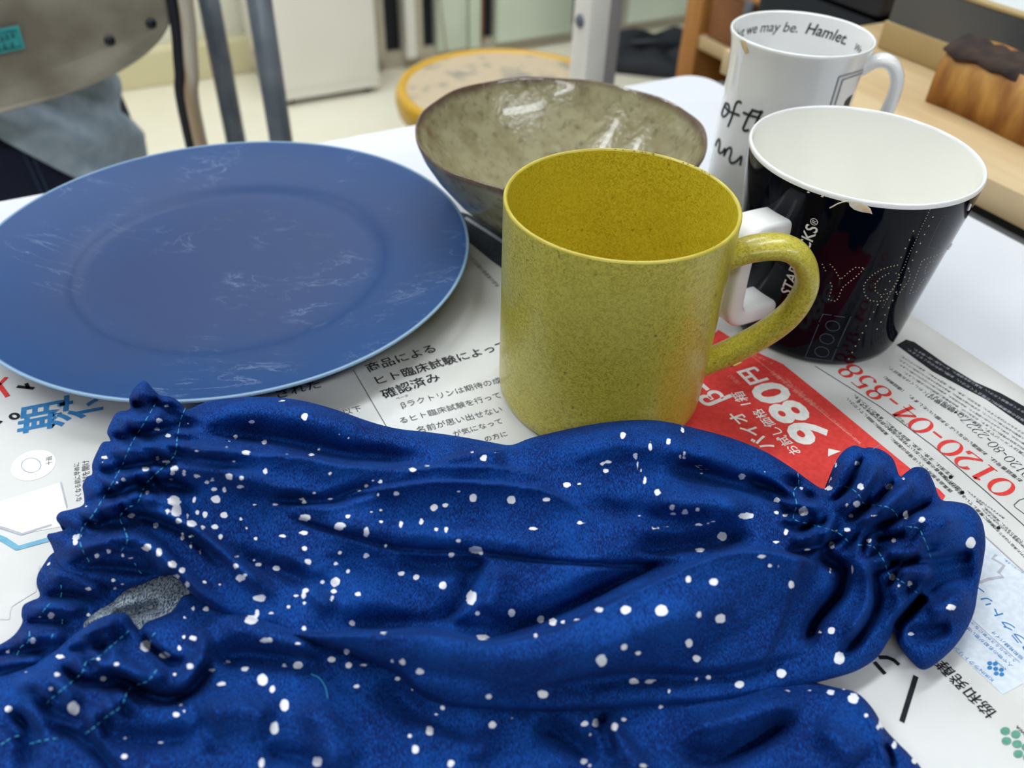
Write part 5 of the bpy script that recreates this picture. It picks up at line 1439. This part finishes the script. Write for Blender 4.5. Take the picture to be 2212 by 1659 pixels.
# back seam on the trousers
for dx in (0.0, 0.006):
    v, f = sweep([(0.052 + dx, -0.121, 0.50), (0.050 + dx, -0.1215, 0.55), (0.046 + dx, -0.114, 0.60)], circ(0.0010, 6))
    mesh_obj('seam', v, f, mat('navy_seam', srgb(44, 66, 96), 0.8), pe)

# ---- tubular stand further right: its two steel uprights show against the cabinet
c2b = empty('tubular_stand', AB(0.2, 0.97, FLOOR), 'stand of bare grey steel tubes rising in front of the white cabinet', 'stand', TROT)
for (px, py, b, r) in ((480, 150, 1.05, 0.0125), (583, 150, 0.87, 0.0125)):
    q = loc_ab(on_plane(px, py, TB, b), 0.2, 0.97, FLOOR)
    v, f = sweep([(q.x, q.y, 0.0), (q.x, q.y, 0.4), (q.x, q.y, 0.98)], circ(r, 16)); mesh_obj('upright', v, f, M_STEEL, c2b)
    v, f = sweep([(q.x - 0.03, q.y, 0.013), (q.x + 0.18, q.y, 0.013)], circ(0.0125, 12)); mesh_obj('foot', v, f, M_STEEL, c2b)
v, f = sweep([(-0.014, 0.10, 0.97), (-0.002, -0.12, 0.97)], circ(0.0125, 12)); mesh_obj('top_rail', v, f, M_STEEL, c2b)

# ---- white cabinet on the floor
cab = empty('white_cabinet', AB(0.5517, 2.293, FLOOR), 'plain white floor cabinet on castors against the back wall', 'cabinet', TROT)
bm_obj('body', box_bm(0, 0.292, 0.0, 0.34, 0.018, 0.78, 0.006), M_WHITEC, cab, smooth=True, sharp=35)
bm_obj('front_panel', box_bm(0.012, 0.28, -0.006, 0.0, 0.05, 0.76, 0.002), M_WHITEC, cab, smooth=True, sharp=35)
bm_obj('side_cutout', box_bm(-0.002, 0.002, 0.10, 0.27, 0.018, 0.085, 0.0), M_BEIGEP, cab)
for x, y in ((0.03, 0.03), (0.262, 0.03), (0.03, 0.31), (0.262, 0.31)):
    v, f = lathe([(0, -0.008), (0.012, -0.008), (0.013, 0), (0.012, 0.008), (0, 0.008)], 16)
    mesh_obj('castor', [(x + c, y + a, 0.013 + b) for a, b, c in v], f, M_DARK, cab)

# ---- row of pale green lockers with dark gaps
lk = empty('steel_locker', AB(0.88, 2.43, FLOOR), 'row of pale green steel lockers with dark open gaps between the doors', 'locker', TROT)
def lx(px): return on_plane(px, 60, TB, 2.43).dot(TA) - 0.88
bm_obj('carcass', box_bm(lx(815), lx(1560), 0.05, 0.22, 0.01, 1.7), M_DARK, lk)
bm_obj('plinth', box_bm(lx(805), lx(1560), 0.03, 0.22, 0.0, 0.05), M_BEIGEP, lk)
for x0, x1, m, nm, d in ((806, 832, M_BEIGEP, 'upright', 0.0), (872, 894, M_WHITEC, 'upright', -0.02), (894, 912, M_BEIGEP, 'upright', -0.01), (946, 1010, M_GREENP, 'door', 0.0), (1013, 1036, M_GREENP, 'door_edge', -0.012), (1036, 1052, M_BROWN, 'upright', 0.02),
                         (1074, 1236, M_GREENP, 'door', 0.0), (1352, 1500, M_GREENP, 'door', 0.0), (1335, 1350, M_BEIGEP, 'upright', 0.0)):
    bm_obj(nm, box_bm(lx(x0), lx(x1), d, 0.045, 0.04, 1.68, 0.004), m, lk, smooth=True, sharp=35)
v, f = sweep([(lx(915), -0.02, 0.62), (lx(958), -0.02, 0.03)], circ(0.003, 6)); mesh_obj('hanging_wire', v, f, M_BEIGEP, lk)

# ---- round stool with a yellow rim
so = empty('round_stool', Vector((-0.027, 1.295, FLOOR)), 'round stool with yellow rim and patterned beige seat, behind the bowl', 'stool')
v, f = lathe([(0, 0.452), (0.150, 0.452), (0.158, 0.451), (0.160, 0.446)], 80); mesh_obj('seat_top', v, f, M_STOOL, so)
v, f = lathe([(0.157, 0.4505), (0.163, 0.455), (0.170, 0.454), (0.174, 0.446), (0.175, 0.432), (0.172, 0.418), (0.165, 0.412), (0.0, 0.412)], 80); mesh_obj('rim', v, f, M_YRIM, so)
for k in range(4):
    t = math.pi / 4 + k * math.pi / 2
    tube('leg', [(0.12 * math.cos(t), 0.12 * math.sin(t), 0.413), (0.15 * math.cos(t), 0.15 * math.sin(t), 0.2), (0.17 * math.cos(t), 0.17 * math.sin(t), 0.0)], 0.011, M_STEEL, so)
v, f = sweep([(0.15 * math.cos(k * 0.1963), 0.15 * math.sin(k * 0.1963), 0.18) for k in range(32)], circ(0.007, 8), closed_path=True); mesh_obj('foot_ring', v, f, M_STEEL, so)

# ---- pale steel post of a rack beside the table corner
po = empty('rack_post', AB(0.477, 0.7, FLOOR), 'pale grey square steel post with a dark bolt, behind the bowl', 'post', TROT)
bm_obj('post_face', box_bm(0.0, 0.024, 0.0, 0.03, 0.0, 0.95, 0.002), M_POST, po, smooth=True, sharp=35)
bm_obj('post_side', box_bm(0.024, 0.043, 0.006, 0.036, 0.0, 0.95, 0.002), mat('grey_side', srgb(158, 154, 154), 0.4, scale=20), po, smooth=True, sharp=35)  # side face of the post, a darker grey than the front
bm_obj('base_plate', box_bm(-0.02, 0.065, -0.02, 0.06, 0.0, 0.004), M_POST, po)
q = loc_ab(on_plane(1254, 45, TA, 0.477), 0.477, 0.7, FLOOR)
v, f = lathe([(0, 0.004), (0.004, 0.0038), (0.0062, 0.002), (0.0065, 0.0)], 18)
mesh_obj('bolt', [(-c, q.y + a, q.z + b) for a, b, c in v], f, M_STEEL, po)

# ---- wooden shelf unit on the right, standing on the floor
sh = empty('wooden_shelf', AB(0.8, 0.92, FLOOR), 'small honey-coloured wooden shelf unit behind the white mug', 'shelf', TROT)
bm_obj('upright', box_bm(0.0, 0.30, -0.012, 0.022, 0.0, 0.75, 0.002), M_OAK, sh, smooth=True, sharp=35)
bm_obj('upright', box_bm(0.0, 0.30, -0.42, -0.386, 0.0, 0.75, 0.002), M_OAK, sh, smooth=True, sharp=35)
for z in (0.575, 0.30, 0.04):
    bm_obj('shelf_board', box_bm(0.002, 0.30, -0.386, -0.012, z - 0.018, z, 0.002), M_WOOD, sh, smooth=True, sharp=35)
bm_obj('back_panel', box_bm(0.288, 0.30, -0.386, -0.012, 0.02, 0.74), M_BROWN, sh)
bx = empty('brown_box', AB(0.805, 0.72, FLOOR + 0.5752), 'glossy brown wooden box on the shelf behind the white mug', 'box', TROT)
bm_obj('body', box_bm(0.0, 0.16, 0.03, 0.178, 0.0, 0.062, 0.004), M_BROWN, bx, smooth=True, sharp=35)
bm_obj('lid', box_bm(-0.003, 0.163, 0.027, 0.181, 0.062, 0.07, 0.002), M_OAK, bx, smooth=True, sharp=35)
bm_obj('clasp', box_bm(-0.006, -0.003, 0.095, 0.11, 0.045, 0.066, 0.001), M_STEEL, bx, smooth=True, sharp=35)

# ---- side bench on the right of the table with the log, the board box
bn = empty('side_bench', AB(0.62, 0.12, FLOOR), 'pale pine bench top against the right edge of the table', 'bench', TROT)
bm_obj('bench_top', box_bm(-0.184, 0.26, -0.42, 0.345, 0.7225, 0.74, 0.0015), M_WOOD, bn, smooth=True, sharp=35)
bm_obj('carcass', box_bm(-0.165, 0.25, -0.40, 0.33, 0.0, 0.7225), M_DARK, bn)
# log with bark on top
lg = empty('log_block', AB(0.49, 0.2, FLOOR + 0.7402), 'rough split log block with dark bark on top, lying on the bench', 'log', TROT)
n = 60
vs, fs = [], []
rnd = random.Random(4)
ph = [rnd.random() * 6 for _ in range(8)]
def ztop(u): return 0.031 + 0.0022 * math.sin(7 * u + ph[0]) + 0.0012 * math.sin(17 * u + ph[1]) + 0.0006 * math.sin(41 * u + ph[2])
prof_n = 7
for i in range(n + 1):
    u = i / n
    y = 0.132 - 0.36 * u
    e = 0.003 * math.sin(9 * u + ph[3]) + 0.0012 * math.sin(23 * u + ph[4])
    zt = ztop(u) * (0.94 + 0.06 * min(1, u * 8))
    vs += [(0.0 + e, y, 0.0), (0.0005 + e * 0.8, y, zt * 0.45), (0.002 + e * 0.5, y, zt * 0.82), (0.006 + e, y, zt), (0.026 + e, y, zt + 0.004 + 0.002 * math.sin(31 * u)), (0.042, y, zt * 0.8), (0.044, y, 0.0)]
for i in range(n):
    for k in range(prof_n):
        k2 = (k + 1) % prof_n
        fs.append((i * prof_n + k, (i + 1) * prof_n + k, (i + 1) * prof_n + k2, i * prof_n + k2))
fs.append(tuple(range(prof_n))); fs.append(tuple(n * prof_n + k for k in range(prof_n))[::-1])
lo = mesh_obj('wood', vs, fs, M_LOG, lg)
vs2, fs2 = [], []
for i in range(n + 1):
    u = i / n
    y = 0.134 - 0.364 * u
    zt = ztop(u)
    j = lambda a: 0.0014 * math.sin(a * 37 * u + ph[int(a) % 8])
    vs2 += [(0.004 + j(2), y, zt * 0.93 + j(3)), (0.010 + j(1), y, zt + 0.0012 + 0.6 * j(4)), (0.026, y, zt + 0.0048 + 0.7 * j(5)), (0.040 + j(3), y, zt * 0.92 + 0.002), (0.046, y, zt * 0.6)]
for i in range(n):
    for k in range(4):
        fs2.append((i * 5 + k, (i + 1) * 5 + k, (i + 1) * 5 + k + 1, i * 5 + k + 1))
bk = mesh_obj('bark', vs2, fs2, M_BARK, lg)
so2 = bk.modifiers.new('solid', 'SOLIDIFY'); so2.thickness = 0.0015
# shallow board box behind the log
gb = empty('board_box', AB(0.548, 0.2, FLOOR + 0.7402), 'shallow grey board box with tan edges standing behind the log', 'box', TROT)
bm_obj('base_strip', box_bm(-0.002, 0.20, -0.42, 0.222, 0.0, 0.019, 0.001), M_CARD, gb, smooth=True, sharp=35)
bm_obj('side_panel', box_bm(0.0, 0.006, -0.42, 0.220, 0.019, 0.047), M_GREYB, gb)
bm_obj('end_panel', box_bm(0.006, 0.20, 0.214, 0.220, 0.019, 0.047), M_GREYB, gb)
bm_obj('side_panel', box_bm(0.194, 0.20, -0.42, 0.214, 0.019, 0.047), M_GREYB, gb)
bm_obj('top_edge', box_bm(-0.001, 0.007, -0.42, 0.221, 0.047, 0.0495, 0.0008), M_CARD, gb, smooth=True, sharp=35)
bm_obj('paper_stack', box_bm(0.007, 0.193, -0.42, 0.213, 0.019, 0.0462), M_PALE, gb)

# ---- black equipment case and bags in the dark corner
bc = empty('black_case', AB(0.60, 0.47, FLOOR), 'tall black equipment case standing in the dark corner behind the white mug', 'case', TROT)
bm_obj('body', box_bm(0.0, 0.17, 0.0, 0.14, 0.0, 0.74, 0.01), M_DARK, bc, smooth=True, sharp=35)
bm_obj('lid', box_bm(-0.004, 0.174, -0.004, 0.144, 0.74, 0.80, 0.008), M_BLACKP, bc, smooth=True, sharp=35)
tube('handle', [(0.03, 0.07, 0.80), (0.04, 0.07, 0.83), (0.13, 0.07, 0.83), (0.14, 0.07, 0.80)], 0.008, M_BLACKP, bc)
q = U(1412, 170, FLOOR); r = 0.12
bg = empty('cloth_bag', (q.x, q.y + 0.12, FLOOR), 'low dark crumpled cloth bag on the floor between pale post and wooden shelf', 'bag')
v, f = lathe([(0, 0.0), (r * 0.95, 0.0), (r, r * 0.15), (r * 0.9, r * 0.4), (r * 0.6, r * 0.62), (r * 0.25, r * 0.75), (0, r * 0.7)], 48)
v = [(x * 2.0 * (1 + 0.08 * math.sin(3 * math.atan2(y, x))), y * (1 + 0.1 * math.sin(4 * math.atan2(y, x))), z * (1 + 0.22 * math.sin(2 * math.atan2(y, x) + 1) + 0.15 * math.sin(7 * math.atan2(y, x)))) for x, y, z in v]
mesh_obj('bag_body', v, f, M_DARK, bg)
tube('strap', [(-r * 1.5, 0, r * 0.4), (-r * 0.4, -r * 0.4, r * 0.72), (r * 0.6, -r * 0.3, r * 0.66), (r * 1.6, 0, r * 0.3)], 0.009, M_BLACKP, bg)
